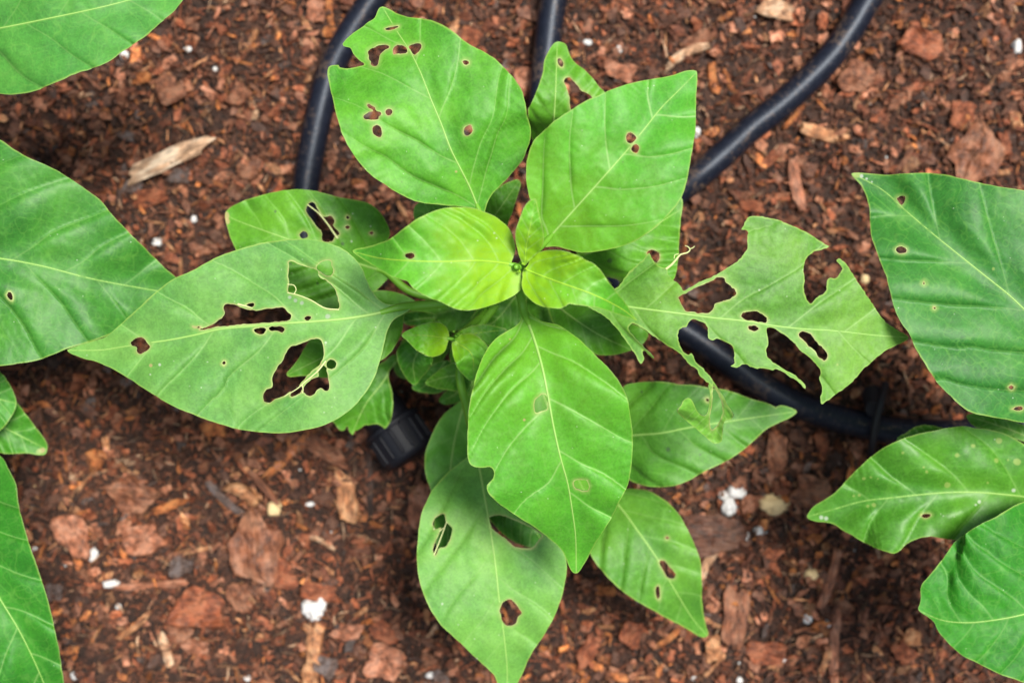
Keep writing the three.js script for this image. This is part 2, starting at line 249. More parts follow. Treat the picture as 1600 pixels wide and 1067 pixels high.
chips.forEach(([k, x, y, l, w, a, c, label], i) => {
  const p = at(x, y, 0.002), g = k === 'f' ? slabs[i % slabs.length] : slivers[i % slivers.length];
  const o = mesh(numbered(k === 'f' ? 'bark_flake' : 'wood_splinter'), g, chipMat[c], scene);
  lay(o, p.x, p.z, l * M1, w * M1, Math.min(k === 'f' ? 0.013 : 0.0042, w * M1 * (k === 'f' ? 0.85 : 0.55)), a * Math.PI / 180, (rc() - 0.5) * 0.3, (rc() - 0.5) * 0.36, 0.0012);
  tag(o, label, k === 'f' ? 'bark chip' : 'wood splinter', k === 'f' ? 'bark flakes in the mulch' : 'wood splinters in the mulch');
});
// white and yellowish perlite grains [x, y, width, height, yellow]
const perliteM = [new THREE.MeshStandardMaterial({ color: rgb(0.58, 0.57, 0.55), roughness: 0.9 }), new THREE.MeshStandardMaterial({ color: rgb(0.70, 0.52, 0.27), roughness: 0.9 })];
const grains = [
  [490, 950, 34, 33, 0, 'large white perlite grain standing alone'], [425, 795, 26, 25, 1, 'cream perlite grain at the end of the long brown stick'], [482, 788, 15, 10, 0, 'small white perlite grain beside the purple brown chip'],
  [1156, 769, 27, 25, 0, 'round white perlite grain, largest of the three below the leaf'], [1134, 776, 14, 16, 0, 'small white perlite grain touching two others'], [1140, 793, 24, 24, 0, 'white perlite grain below the round one'], [1213, 789, 42, 28, 1, 'large yellowish perlite lump below the pale green leaf'],
  [1188, 829, 18, 14, 0, 'white perlite grain under the yellowish lump'], [1169, 842, 11, 22, 0, 'narrow white perlite grain on the dark flake'], [1270, 898, 20, 18, 1, 'cream perlite grain left of the long reddish splinter'], [1293, 977, 16, 14, 0, 'white perlite grain left of the longest splinter'], [1264, 968, 14, 14, 0, 'white perlite grain by the reddish splinter foot'],
  [140, 868, 18, 18, 0, 'white perlite grain below the pinkish flake'], [170, 914, 30, 12, 0, 'flat white perlite grain at the end of the pink splinter'], [183, 948, 10, 9, 0, 'tiny white perlite grain under the pink splinter'], [52, 859, 10, 8, 0, 'tiny white perlite grain at the dark leaf margin'], [116, 1056, 12, 14, 0, 'white perlite grain beside the dark leaf tip'],
  [193, 83, 14, 18, 0, 'white perlite grain at the margin of the upper left leaf'], [291, 75, 11, 7, 0, 'small white perlite grain above the square chip'], [333, 106, 8, 8, 0, 'tiny bluish white perlite grain over the grey brown chip'], [300, 341, 10, 12, 0, 'white perlite grain right of the left leaf'], [245, 378, 14, 14, 0, 'blue grey perlite grain by the left leaf'],
  [920, 63, 13, 10, 0, 'white perlite grain right of the small torn leaf'], [967, 76, 11, 10, 0, 'cream white perlite grain above the pinkish flake'], [1089, 206, 11, 14, 0, 'white perlite grain at the margin of the upper right leaf'], [1594, 70, 16, 22, 0, 'white perlite lump near the broad dark red flake'], [1355, 435, 14, 16, 1, 'cream perlite grain between torn leaf and right leaf'],
  [675, 1057, 17, 11, 0, 'white perlite grain left of the bottom leaf tip'], [385, 1062, 10, 9, 0, 'small white perlite grain low in the bed'], [1157, 1065, 10, 8, 0, 'white perlite grain under the wide red flake'], [1227, 1034, 12, 7, 0, 'white perlite fleck on the thin tan sliver'], [1250, 365, 12, 10, 0, 'pale perlite grain left of the torn leaf margin'], [1085, 1060, 9, 7, 0, 'small white perlite grain by the thin twig'],
];
grains.forEach(([x, y, w, h, c, label], i) => {
  const p = at(x, y, 0.003), o = mesh(numbered('perlite_grain'), lumps[i % 6], perliteM[c], scene), s = M1 * 1.02;
  o.position.set(p.x, gy(p.x, p.z) + 0.0014, p.z); o.scale.set(w * s, Math.min(w, h) * s * 0.9, h * s); o.rotation.y = 0; tag(o, label, 'perlite grain', 'perlite grains');
});
// smaller chips that nothing but their place tells apart
const taken = chips.map(([k, x, y, l, w]) => [...(({ x: a, z: b }) => [a, b])(at(x, y, 0)), (l + w) * 0.2 * M1]);
const free = (x, z, r) => hoseDist(x, z) > HR + r && taken.every(([a, b, q]) => Math.hypot(a - x, b - z) > q + r * 0.5);
{
  const r = rng(5), keys = ['red', 'red', 'red', 'brown', 'brown', 'dark', 'dark', 'pink', 'orange', 'grey'], words = { red: 'small brick red bark flake among the mulch', brown: 'small brown bark flake among the mulch', dark: 'small blackish brown bark flake among the mulch', pink: 'small pinkish bark flake among the mulch', orange: 'small orange bark flake among the mulch', grey: 'small slate grey bark flake among the mulch' };
  let n = 0, tries = 0; while (n < 225 && tries++ < 6000) {
    const x = (r() - 0.5) * 0.46, z = (r() - 0.5) * 0.31, l = mix(0.0035, 0.0115, Math.pow(r(), 1.8)), w = l * mix(0.3, 0.8, r()); if (!free(x, z, l * 0.5)) continue;
    const k = keys[Math.floor(r() * keys.length)], o = mesh(numbered('bark_flake'), flakes[Math.floor(r() * 12)], chipMat[k], scene);
    lay(o, x, z, l, w, l * 0.8, r() * 6.3, (r() - 0.5) * 0.5, (r() - 0.5) * 0.6, 0.0006); tag(o, words[k], 'bark chip', 'small ' + k + ' bark flakes'); n++;
  }
  const k2 = ['tan', 'tan', 'orange', 'orange', 'red', 'red', 'brown', 'brown', 'pink', 'pale'], w2 = { tan: 'thin tan wood sliver among the mulch', orange: 'thin orange wood sliver among the mulch', red: 'thin red brown wood sliver among the mulch', brown: 'thin brown wood sliver among the mulch', pink: 'thin pinkish wood sliver among the mulch', pale: 'thin whitish wood sliver among the mulch' };
  n = 0; tries = 0; while (n < 235 && tries++ < 6000) {
    const x = (r() - 0.5) * 0.46, z = (r() - 0.5) * 0.31, l = mix(0.0045, 0.016, Math.pow(r(), 2)), w = mix(0.0008, 0.0034, r() * r()); if (!free(x, z, l * 0.35)) continue;
    const k = k2[Math.floor(r() * k2.length)], o = mesh(numbered('wood_splinter'), slivers[Math.floor(r() * 10)], chipMat[k], scene);
    lay(o, x, z, l, w, w * 0.8, r() * 6.3, (r() - 0.5) * 0.45, (r() - 0.5) * 0.5, 0.0014); tag(o, w2[k], 'wood splinter', 'thin ' + k + ' wood slivers'); n++;
  }
  n = 0; while (n < 26) { const x = (r() - 0.5) * 0.46, z = (r() - 0.5) * 0.31; if (hoseDist(x, z) < HR + 0.002) continue; const s = mix(0.0007, 0.0017, r() * r()), o = mesh(numbered('perlite_grain'), lumps[n % 6], perliteM[n % 7 ? 0 : 1], scene); o.position.set(x, gy(x, z) + 0.0016, z); o.scale.set(s, s * 0.8, s * mix(0.7, 1, r())); tag(o, n % 7 ? 'tiny white perlite speck in the soil' : 'tiny cream perlite speck in the soil', 'perlite grain', n % 7 ? 'tiny white perlite specks' : 'tiny cream perlite specks'); n++; }
}
// the fine mulch nobody could count
function scatter(name, label, geo, count, seed, pick, place) {
  const r = rng(seed), m = new THREE.InstancedMesh(geo, new THREE.MeshStandardMaterial({ color: 0xffffff, map: barkTex, bumpMap: barkBump, bumpScale: 0.0003, roughness: 0.62 }), count), d = new THREE.Object3D(), c = new THREE.Color();
  for (let i = 0; i < count; i++) { let x, z; if (i < count * 0.72) { x = (r() - 0.5) * 0.62; z = (r() - 0.5) * 0.46; } else { x = (r() - 0.5) * 1.3; z = (r() - 0.5) * 1.1; } place(d, r, x, z); d.updateMatrix(); m.setMatrixAt(i, d.matrix); const k = pick(r), v = mix(0.6, 2.4, Math.pow(r(), 2.0)); c.setRGB(k[0] * v, k[1] * v, k[2] * v); m.setColorAt(i, c); }
  m.name = name; m.castShadow = m.receiveShadow = true; scene.add(m); tag(m, label, 'mulch', null, 'stuff');
}
const pickOf = (l) => (r) => CH[l[Math.floor(r() * l.length)]];
scatter('soil_crumbs', 'dark crumbs of soil between the bark chips', lumpGeo(3, 1, 0.4), 52000, 901, pickOf(['black', 'black', 'black', 'dark', 'dark', 'red']), (d, r, x, z) => { const s = mix(0.0006, 0.0027, Math.pow(r(), 2.2)); d.position.set(x, gy(x, z) + s * 0.2 + 0.0012 * r(), z); d.scale.set(s, s * 0.7, s * mix(0.6, 1, r())); d.rotation.set(r() * 6, r() * 6, r() * 6); });
[[4, 902, ['red', 'red', 'dark', 'brown', 'brown', 'orange', 'pink']], [9, 912, ['red', 'brown', 'dark', 'dark', 'grey', 'brown', 'orange']], [1, 922, ['red', 'red', 'brown', 'dark', 'pink', 'tan']]].forEach(([k, seed, l]) => scatter(numbered('fine_bark'), 'fine crumbled bark covering the soil', flakes[k], 8500, seed, pickOf(l), (d, r, x, z) => { const s = mix(0.0018, 0.0085, Math.pow(r(), 2.4)); d.position.set(x, gy(x, z) + 0.0002 + 0.0028 * r(), z); d.scale.set(s, s * 0.6, s * mix(0.18, 0.7, r())); d.rotation.set((r() - 0.5) * 1.3, r() * 6.3, (r() - 0.5) * 1.3); }));
[[7, 932, ['pink', 'brown', 'red', 'brown', 'dark']]].forEach(([k, seed, l]) => scatter(numbered('fine_bark'), 'fine crumbled bark covering the soil', flakes[k], 3600, seed, pickOf(l), (d, r, x, z) => { const s = mix(0.0045, 0.0085, r()); d.position.set(x, gy(x, z) + 0.0004 + 0.0022 * r(), z); d.scale.set(s, s * 0.5, s * mix(0.3, 0.75, r())); d.rotation.set((r() - 0.5) * 0.9, r() * 6.3, (r() - 0.5) * 0.9); }));
[[3, 903, ['tan', 'red', 'red', 'red', 'brown', 'pink', 'dark', 'pale']], [6, 913, ['orange', 'red', 'red', 'brown', 'brown', 'tan', 'dark', 'dark', 'pink']]].forEach(([k, seed, l]) => scatter(numbered('wood_fibres'), 'fine wood fibres strewn through the soil', slivers[k], 21000, seed, pickOf(l), (d, r, x, z) => { const s = mix(0.002, 0.0100, r() * r()), w = mix(0.0003, 0.0017, r() * r()); d.position.set(x, gy(x, z) + 0.0006 + 0.0028 * r(), z); d.scale.set(s, w, w); d.rotation.set(0, r() * 6.3, (r() - 0.5) * 0.8); }));

// ------------------------------------------------------------------ irrigation hoses and fittings
const hoseDust = dataTex(512, 512, (i, j) => { const a = tileN(i, j, 512, 9, 61), b = tileN(i, j, 512, 70, 62), c = tileN(i, j, 512, 200, 63), q = smooth(0.68, 0.95, 0.45 * a + 0.35 * b + 0.35 * c), w = 0.75 + 0.5 * b; return [toS(mix(0.008 * w, 0.085, q)), toS(mix(0.010 * w, 0.058, q)), toS(mix(0.018 * w, 0.042, q))]; }, true); hoseDust.repeat.set(11, 11);
const hoseM = new THREE.MeshPhysicalMaterial({ map: hoseDust, roughness: 0.40, specularIntensity: 0.58, specularColor: rgb(0.78, 0.87, 1.0), bumpMap: dataTex(128, 128, (i, j) => { const v = 255 * (0.5 * tileN(i, j, 128, 20, 51) + 0.5 * tileN(i, j, 128, 60, 52)); return [v, v, v]; }), bumpScale: 0.00006 });
{ const rp = new Set(); const t = hoseM.bumpMap; t.repeat.set(60, 60); }
for (const [k, label] of [['a', 'black irrigation hose bending down to a ribbed end cap'], ['b', 'black irrigation hose running straight under the plant and out past the torn leaf'], ['c', 'black irrigation hose slanting away below the upper right leaf']]) { const o = mesh(numbered('irrigation_hose'), tubeGeo(hosePts[k], HR, 24), hoseM, scene); tag(o, label, 'hose', 'black irrigation hoses'); }
{ // ribbed end cap on the bent hose
  const P = hosePts.a, e = P[P.length - 1], dir = e.clone().sub(P[P.length - 3]).setY(0).normalize();
  const cap = thing('hose_end_cap', 'ribbed black plastic cap screwed on the end of the bent hose', 'hose cap', null, [e.x, 0.0135, e.z]);
  cap.quaternion.setFromUnitVectors(new THREE.Vector3(0, 1, 0), dir.clone().setY(0.10).normalize());
  const m = new THREE.MeshPhysicalMaterial({ color: rgb(0.008, 0.009, 0.014), roughness: 0.55, specularIntensity: 0.6 });
  const lathe = (a) => new THREE.LatheGeometry(a.map(([r, y]) => new THREE.Vector2(r, y)), 40);
  mesh('collar', lathe([[0.0068, -0.011], [0.0095, -0.011], [0.0105, -0.010], [0.0105, -0.001], [0.0098, 0.0]]), m, cap);
  mesh('flange', lathe([[0.0098, 0.0], [0.0128, 0.0], [0.0134, 0.0006], [0.0134, 0.0022], [0.0128, 0.0028], [0.0122, 0.0028]]), m, cap);
  const nut = mesh('nut', lathe([[0.0122, 0.0026], [0.0122, 0.0150], [0.0114, 0.0172], [0.009, 0.0182], [0.0001, 0.0184]]), m, cap);
  for (let k = 0; k < 14; k++) { const a = k / 14 * 2 * Math.PI, g = new THREE.CapsuleGeometry(0.0009, 0.0105, 3, 6); const o = mesh('rib', g, m, nut); o.position.set(Math.cos(a) * 0.0122, 0.0090, Math.sin(a) * 0.0122); }
}
{ // hold-down stake hooked over the long hose
  const p = at(1366, 668, HR), m = new THREE.MeshPhysicalMaterial({ color: rgb(0.010, 0.011, 0.015), roughness: 0.6 });
  const st = thing('hose_stake', 'black plastic stake hooked over the long hose by the right plant', 'stake', null, [p.x, 0, p.z]);
  const q = (x, y, h) => at(x, y, h).sub(new THREE.Vector3(p.x, 0, p.z));
  mesh('hook', tubeGeo(crPoints([q(1384, 600, 0.004), q(1378, 625, 0.014), q(1370, 655, 0.0165), q(1364, 690, 0.013), q(1361, 708, 0.002)], 24), 0.0017, 10), m, st);
  const b = mesh('body', new THREE.CylinderGeometry(0.0040, 0.0050, 0.013, 14), m, st); b.position.copy(q(1366, 628, 0.007)); b.rotation.set(0.5, 0, 0.18);
}

// ------------------------------------------------------------------ pepper plants
// A leaf: outline, bite holes and midrib in plan, heights along the midrib; the lamina folds, puckers between its veins and has thickness.
const T = (ox, oy, s) => (a) => a.map(([x, y, c]) => [ox + x / s, oy + y / s, c]);
function closedCurve(pts, step) {
  const n = pts.length, out = [];
  for (let i = 0; i < n; i++) { const p0 = pts[(i + n - 1) % n], p1 = pts[i], p2 = pts[(i + 1) % n], p3 = pts[(i + 2) % n], d = Math.hypot(p2[0] - p1[0], p2[1] - p1[1]), k = Math.max(1, Math.ceil(d / step));
    const lim = (a, b, c) => { const m0 = Math.hypot(a[0] - b[0], a[1] - b[1]), s = Math.hypot(c[0] - a[0], c[1] - a[1]); return s > 1e-6 ? Math.min(0.5, 0.9 * d / s) : 0; };
    const k1 = p1[2] ? 0 : lim(p0, p1, p2), k2 = p2[2] ? 0 : lim(p1, p2, p3);
    const t1 = [(p2[0] - p0[0]) * k1, (p2[1] - p0[1]) * k1], t2 = [(p3[0] - p1[0]) * k2, (p3[1] - p1[1]) * k2];
    for (let j = 0; j < k; j++) { const t = j / k, t_2 = t * t, t3 = t_2 * t, a = 2 * t3 - 3 * t_2 + 1, b = t3 - 2 * t_2 + t, c = -2 * t3 + 3 * t_2, e = t3 - t_2; out.push([a * p1[0] + b * t1[0] + c * p2[0] + e * t2[0], a * p1[1] + b * t1[1] + c * p2[1] + e * t2[1]]); } }
  return out;
}
function polyDist(poly, x, y) { let d = 1e9, inside = false; for (let i = 0, n = poly.length, j = n - 1; i < n; j = i++) { const ax = poly[j][0], ay = poly[j][1], bx = poly[i][0], by = poly[i][1]; if ((ay > y) !== (by > y) && x < (bx - ax) * (y - ay) / (by - ay) + ax) inside = !inside; const ex = bx - ax, ey = by - ay, wx = x - ax, wy = y - ay, t = clamp((wx * ex + wy * ey) / (ex * ex + ey * ey + 1e-9)); const dx = wx - ex * t, dy = wy - ey * t, q = dx * dx + dy * dy; if (q < d) d = q; } d = Math.sqrt(d); return inside ? d : -d; }
const petioleM = new THREE.MeshPhysicalMaterial({ color: rgb(0.13, 0.34, 0.020), roughness: 0.5 });
const ribM = new THREE.MeshPhysicalMaterial({ color: rgb(0.25, 0.44, 0.10), roughness: 0.5 });
const ribYoung = new THREE.MeshPhysicalMaterial({ color: rgb(0.27, 0.48, 0.030), roughness: 0.5 });
const strandM = new THREE.MeshPhysicalMaterial({ color: rgb(0.50, 0.55, 0.24), roughness: 0.6 });
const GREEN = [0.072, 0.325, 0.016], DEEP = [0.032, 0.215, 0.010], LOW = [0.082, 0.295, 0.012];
const undersideM = new THREE.MeshPhysicalMaterial({ color: rgb(0.42, 0.66, 0.24), roughness: 0.85, transmission: 0.5, thickness: 0 });   // paler, softer underside
let leafNo = 0;
function leaf(plant, D) {
  const id = ++leafNo, cell = D.cell ?? 4, S0 = D.hs[1];
  const out = closedCurve(D.out, 5), holes = (D.holes ?? []).map((h) => closedCurve(h, 3));
  const mid2 = new THREE.CatmullRomCurve3(D.mid.map(([x, y]) => new THREE.Vector3(x, y, 0)), false, 'centripetal').getSpacedPoints(48).map((p) => [p.x, p.y]);
  let L = 0; const arc = [0]; for (let i = 1; i < mid2.length; i++) arc.push(L += Math.hypot(mid2[i][0] - mid2[i - 1][0], mid2[i][1] - mid2[i - 1][1]));
  const uv = (x, y) => { let best = 1e12, u = 0, v = 0; for (let i = 0; i < mid2.length - 1; i++) { const [ax, ay] = mid2[i], ex = mid2[i + 1][0] - ax, ey = mid2[i + 1][1] - ay, l = Math.hypot(ex, ey), wx = x - ax, wy = y - ay; let t = (wx * ex + wy * ey) / (l * l); const tc = clamp(t, i === 0 ? -99 : 0, i === mid2.length - 2 ? 99 : 1), q = (wx - ex * tc) ** 2 + (wy - ey * tc) ** 2; if (q < best) { best = q; u = (arc[i] + tc * l) / L; v = Math.sign(ex * wy - ey * wx) * Math.sqrt(q); } } return [u, v]; };
  const mPx = (CAM_H - S0) / FPX, fold = D.fold ?? 0.12, bank = D.bank ?? 0, cup = D.cup ?? 0, c1 = D.c1 ?? 0.95, c2 = D.c2 ?? 0.9, pk = Math.min(0.0030, (D.pucker ?? 0.0011) * 1.75), hs = D.hs;
  const hAt = (u) => { const n = hs.length - 1, t = clamp(u, -0.05, 1.05) * n, i = clamp(Math.floor(t), 0, n - 1), f = t - i, a = hs[Math.max(0, i - 1)], b = hs[i], c = hs[i + 1], d = hs[Math.min(n, i + 2)]; return b + 0.5 * f * (c - a + f * (2 * a - 5 * b + 4 * c - d + f * (3 * (b - c) + d - a))); };
  const uk = D.uk ?? [[0.03, 0.16, 0.33, 0.52, 0.70], [0.02, 0.22, 0.41, 0.60, 0.77]];
  const phase = (u, v) => u - c1 * Math.abs(v) / L - c2 * (v / L) ** 2 + 0.035 * vnoise(u * 3.1 + id, v / L * 5 + id * 1.7, 88) * smooth(0, 0.1, Math.abs(v) / L);
  const vein = (u, v) => { const k = uk[v > 0 ? 1 : 0], p = phase(u, v); let i = 0; while (i < k.length && k[i] <= p) i++; const lo = i ? k[i - 1] : k[0] - 0.3, hi = i < k.length ? k[i] : (k[k.length - 1] + 0.22); const f = clamp((p - lo) / (hi - lo)); return [f, i, Math.min(Math.abs(p - lo) + (i ? 0 : 9), Math.abs(hi - p) + (i < k.length ? 0 : 9))]; };
  const hgt = (u, v) => {
    const vm = v * mPx, av = Math.sqrt(vm * vm + 0.0018 ** 2) - 0.0018, [f] = vein(u, v);
    return hAt(u) + fold * av + bank * vm + cup * vm * vm + pk * Math.sin(Math.PI * Math.pow(f, 0.58)) * (0.75 + 0.5 * vnoise(u * 4 + id, v / L * 4, 91)) * (1 - 0.35 * smooth(0.012, 0.035, Math.abs(vm))) * smooth(0.001, 0.010, Math.abs(vm)) * smooth(-0.1, 0.15, u) + (D.wave ?? 0.0012) * Math.sin(u * (D.wf ?? 13) + (v > 0 ? 1.3 : 0) + id) * smooth(0.004, 0.022, Math.abs(vm)) + 0.0011 * fbm(u * 5 + id * 3.1, v / L * 5, 61, 2) + 0.00055 * fbm(u * 15 + id, v / L * 15, 65, 2) + 0.00010 * vnoise(u * L / 7, v / 7, id);
  };
  // signed distance grids
  let x0 = 1e9, y0 = 1e9, x1 = -1e9, y1 = -1e9; for (const [x, y] of out) { x0 = Math.min(x0, x); y0 = Math.min(y0, y); x1 = Math.max(x1, x); y1 = Math.max(y1, y); }
  x0 -= cell * 1.37; y0 -= cell * 1.29; const nx = Math.ceil((x1 - x0) / cell) + 2, ny = Math.ceil((y1 - y0) / cell) + 2, SO = new Float32Array(nx * ny), SH = new Float32Array(nx * ny), SD = new Float32Array(nx * ny);
  const hb = holes.map((h) => { let a = 1e9, b = 1e9, c = -1e9, d = -1e9; for (const [x, y] of h) { a = Math.min(a, x); b = Math.min(b, y); c = Math.max(c, x); d = Math.max(d, y); } return [a - 14, b - 14, c + 14, d + 14]; });
  const ragged = D.ragged ?? 0.8;
  for (let j = 0; j < ny; j++) for (let i = 0; i < nx; i++) { const x = x0 + i * cell, y = y0 + j * cell, so = polyDist(out, x, y); let sh = 14; holes.forEach((h, k) => { const b = hb[k]; if (x > b[0] && x < b[2] && y > b[1] && y < b[3]) sh = Math.min(sh, -polyDist(h, x, y)); }); const q = j * nx + i; SO[q] = so + 0.5 * vnoise(x / 9, y / 9, id) + (D.torn ?? 0) * vnoise(x / 4, y / 4, id + 8); SH[q] = sh + ragged * vnoise(x / 5, y / 5, id + 3) + 0.5 * ragged * vnoise(x / 2.6, y / 2.6, id + 6); let s = Math.min(SO[q], SH[q]); if (Math.abs(s) < 0.02) s = 0.02; SD[q] = s; }
  const samp = (A, x, y) => { const a = clamp((x - x0) / cell, 0, nx - 1.001), b = clamp((y - y0) / cell, 0, ny - 1.001), i = Math.floor(a), j = Math.floor(b), u = a - i, v = b - j, q = j * nx + i; return mix(mix(A[q], A[q + 1], u), mix(A[q + nx], A[q + nx + 1], u), v); };
  // triangulate the inside
  const V = [], key = new Map(), tri = [], edge = [];
  const vert = (k, x, y) => { let v = key.get(k); if (v === undefined) { v = V.length; V.push([x, y]); key.set(k, v); } return v; };
  for (let j = 0; j < ny - 1; j++) for (let i = 0; i < nx - 1; i++) {
    const c = [[i, j], [i + 1, j], [i + 1, j + 1], [i, j + 1]], s = c.map(([a, b]) => SD[b * nx + a]); if (s.every((q) => q < 0)) continue;
    const poly = [], flag = []; for (let k = 0; k < 4; k++) { const l = (k + 1) % 4, A = c[k], B = c[l]; if (s[k] > 0) { poly.push(vert(A[1] * nx + A[0], x0 + A[0] * cell, y0 + A[1] * cell)); flag.push(0); } if ((s[k] > 0) !== (s[l] > 0)) { const t = clamp(s[k] / (s[k] - s[l]), 0.03, 0.97), hz = A[1] === B[1], e = 1e7 + (hz ? 0 : 1e7) + Math.min(A[1], B[1]) * nx + Math.min(A[0], B[0]); poly.push(vert(e, x0 + mix(A[0], B[0], t) * cell, y0 + mix(A[1], B[1], t) * cell)); flag.push(s[k] > 0 ? 1 : 2); } }
    for (let k = 1; k < poly.length - 1; k++) tri.push(poly[0], poly[k], poly[k + 1]);
    for (let k = 0; k < poly.length; k++) { const l = (k + 1) % poly.length; if (flag[k] === 1 && flag[l] === 2) edge.push(poly[k], poly[l]); }
  }
  const n = V.length, pos = new Float32Array(n * 3), tex = new Float32Array(n * 2); let vMax = 10; const UV = V.map(([x, y]) => { const q = uv(x, y); vMax = Math.max(vMax, Math.abs(q[1]) + 2); return q; });
  // texture coordinates in metres over the surface: along the midrib, and out from it across the lamina
  const inv = (u, v) => { const t = clamp(u, 0, 0.99999) * (mid2.length - 1), i = Math.floor(t), f = t - i, a = mid2[i], b = mid2[i + 1], ex = b[0] - a[0], ey = b[1] - a[1], l = Math.hypot(ex, ey), over = (u - clamp(u, 0, 1)) * L; return [a[0] + ex * f + ex / l * over - ey / l * v, a[1] + ey * f + ey / l * over + ex / l * v]; };
  const KU = 48, KV = 20, on = (u, v) => { const [x, y] = inv(u, v); return at(x, y, hgt(u, v)); }, alongT = new Float32Array(KU + 1), acrossT = [];
  for (let i = 0; i <= KU; i++) { const u = i / KU * 1.16 - 0.08; if (i) alongT[i] = alongT[i - 1] + on(u, 0).distanceTo(on(u - 1.16 / KU, 0)); const row = new Float32Array(2 * KV + 1); for (const sg of [-1, 1]) for (let k = 1; k <= KV; k++) row[KV + sg * k] = row[KV + sg * (k - 1)] + sg * on(u, sg * k * vMax / KV).distanceTo(on(u, sg * (k - 1) * vMax / KV)); acrossT.push(row); }
  const lenS = alongT[KU]; let halfT = 0; for (const r of acrossT) halfT = Math.max(halfT, r[2 * KV], -r[0]);
  const metric = (u, v) => { const a = clamp((u + 0.08) / 1.16 * KU, 0, KU - 1e-4), i = Math.floor(a), f = a - i, b = clamp(v / vMax * KV + KV, 0, 2 * KV - 1e-4), j = Math.floor(b), q = b - j; return [mix(alongT[i], alongT[i + 1], f), mix(mix(acrossT[i][j], acrossT[i][j + 1], q), mix(acrossT[i + 1][j], acrossT[i + 1][j + 1], q), f)]; };
  V.forEach(([x, y], k) => { const [u, v] = UV[k], p = at(x, y, hgt(u, v)), [ms, mt] = metric(u, v); pos.set([p.x, p.y, p.z], k * 3); tex.set([ms / lenS, mt / (2 * halfT) + 0.5], k * 2); });
  // image y grows with world z, so this winding faces up
  const topI = []; for (let k = 0; k < tri.length; k += 3) topI.push(tri[k], tri[k + 2], tri[k + 1]);
  let g = new THREE.BufferGeometry(); g.setAttribute('position', new THREE.BufferAttribute(pos, 3)); g.setIndex(topI); g.computeVertexNormals();
  const nor = g.attributes.normal.array, th = D.thick ?? 0.00035, P2 = new Float32Array(n * 6), N2 = new Float32Array(n * 6), U2 = new Float32Array(n * 4); P2.set(pos); N2.set(nor); U2.set(tex); U2.set(tex, n * 2);
  for (let k = 0; k < n * 3; k++) { P2[n * 3 + k] = pos[k] - nor[k] * th; N2[n * 3 + k] = -nor[k]; }
  const I2 = topI.slice(); for (let k = 0; k < topI.length; k += 3) I2.push(topI[k] + n, topI[k + 2] + n, topI[k + 1] + n); for (let k = 0; k < edge.length; k += 2) { const a = edge[k], b = edge[k + 1]; I2.push(a, b, a + n, b, b + n, a + n); }
  g = new THREE.BufferGeometry(); g.setAttribute('position', new THREE.BufferAttribute(P2, 3)); g.setAttribute('normal', new THREE.BufferAttribute(N2, 3)); g.setAttribute('uv', new THREE.BufferAttribute(U2, 2)); g.setIndex(I2);
  // pigment: green lamina, pale veins and margins, corky rims round the bites, dust specks; laid out along and across the midrib
  const tw = Math.min(1024, Math.ceil(L * 1.16 * 1.1)), thh = Math.min(1024, Math.ceil(vMax * 2 * 1.1)), base = D.col ?? GREEN, young = D.young ?? 0, rs = rng(id * 97);
  const specks = []; const ns = Math.round(L * vMax / 2600 * (D.dust ?? 1)); for (let k = 0; k < ns; k++) specks.push([rs(), (rs() * 2 - 1) * vMax, 0.35 + 0.6 * rs() * rs()]);
  for (let k = 0; k < ns * 0.35; k++) specks.push([rs(), (rs() * 2 - 1) * vMax, 0.4 + 0.8 * rs() * rs(), 1]);
  const spots = (D.spots ?? []).map(([x, y, r, c]) => { const [u, v] = uv(x, y); return [u, v, r, c]; });
  const SP = { g: [0.34, 0.40, 0.33], w: [0.75, 0.80, 0.75], d: [0.03, 0.05, 0.03], y: [0.30, 0.42, 0.10], b: [0.50, 0.36, 0.18] };
  const map = dataTex(tw, thh, (i, j) => {
    const ms = (i + 0.5) / tw * lenS, mt = ((j + 0.5) / thh - 0.5) * 2 * halfT; let a = 0; while (a < KU - 1 && alongT[a + 1] < ms) a++; const fa = clamp((ms - alongT[a]) / (alongT[a + 1] - alongT[a])), u = (a + fa) / KU * 1.16 - 0.08, A = acrossT[a], B = acrossT[a + 1], row = (k) => mix(A[k], B[k], fa); let lo = 0, hi = 2 * KV; while (hi - lo > 1) { const k = (lo + hi) >> 1; if (row(k) <= mt) lo = k; else hi = k; } const v = ((lo + (mt - row(lo)) / (row(hi) - row(lo))) / KV - 1) * vMax, [x, y] = inv(u, v), so = samp(SO, x, y), sh = samp(SH, x, y);
    const m1 = fbm(u * L / 60 + id * 5, v / 60, 71, 3), m2 = fbm(u * L / 14, v / 14 + id, 74, 2), k = 1 + 0.28 * m1 + 0.16 * m2 + 0.16 * (hash(i, j, id) - 0.5) + 0.14 * vnoise(i / 2.3, j / 2.3, id + 5); let r = base[0] * k * (1 + 0.25 * m1), gg = base[1] * k, b = base[2] * k;
    const mixTo = (c, a) => { r = mix(r, c[0], a); gg = mix(gg, c[1], a); b = mix(b, c[2], a); };
    if (young) mixTo([0.270, 0.500, 0.004], young * smooth(0.75, 0.0, u + 0.25 * m1 + 0.1 * m2) * 0.9);
    const [, , dv] = vein(u, v), dp = dv * L * 0.72, lw = mix(1.35, 0.55, clamp(Math.abs(v) / vMax)); mixTo([0.30, 0.52, 0.16], 0.5 * (D.vein ?? 0.7) * (1 - smooth(lw * 0.4, lw * 1.5, dp)) * smooth(0.05, -0.02, Math.abs(v) / vMax - 0.9));
    const net = 1 - Math.abs(vnoise(u * L / 9 + 0.8 * m2, v / 9, id + 9)) * 2.2; mixTo([0.15, 0.40, 0.06], 0.20 * smooth(0.55, 1, net)); const net2 = 1 - Math.abs(vnoise(u * L / 26 + 1.4 * m1, v / 20, id + 19)) * 2.6; mixTo([0.16, 0.42, 0.06], 0.22 * smooth(0.8, 1, net2));
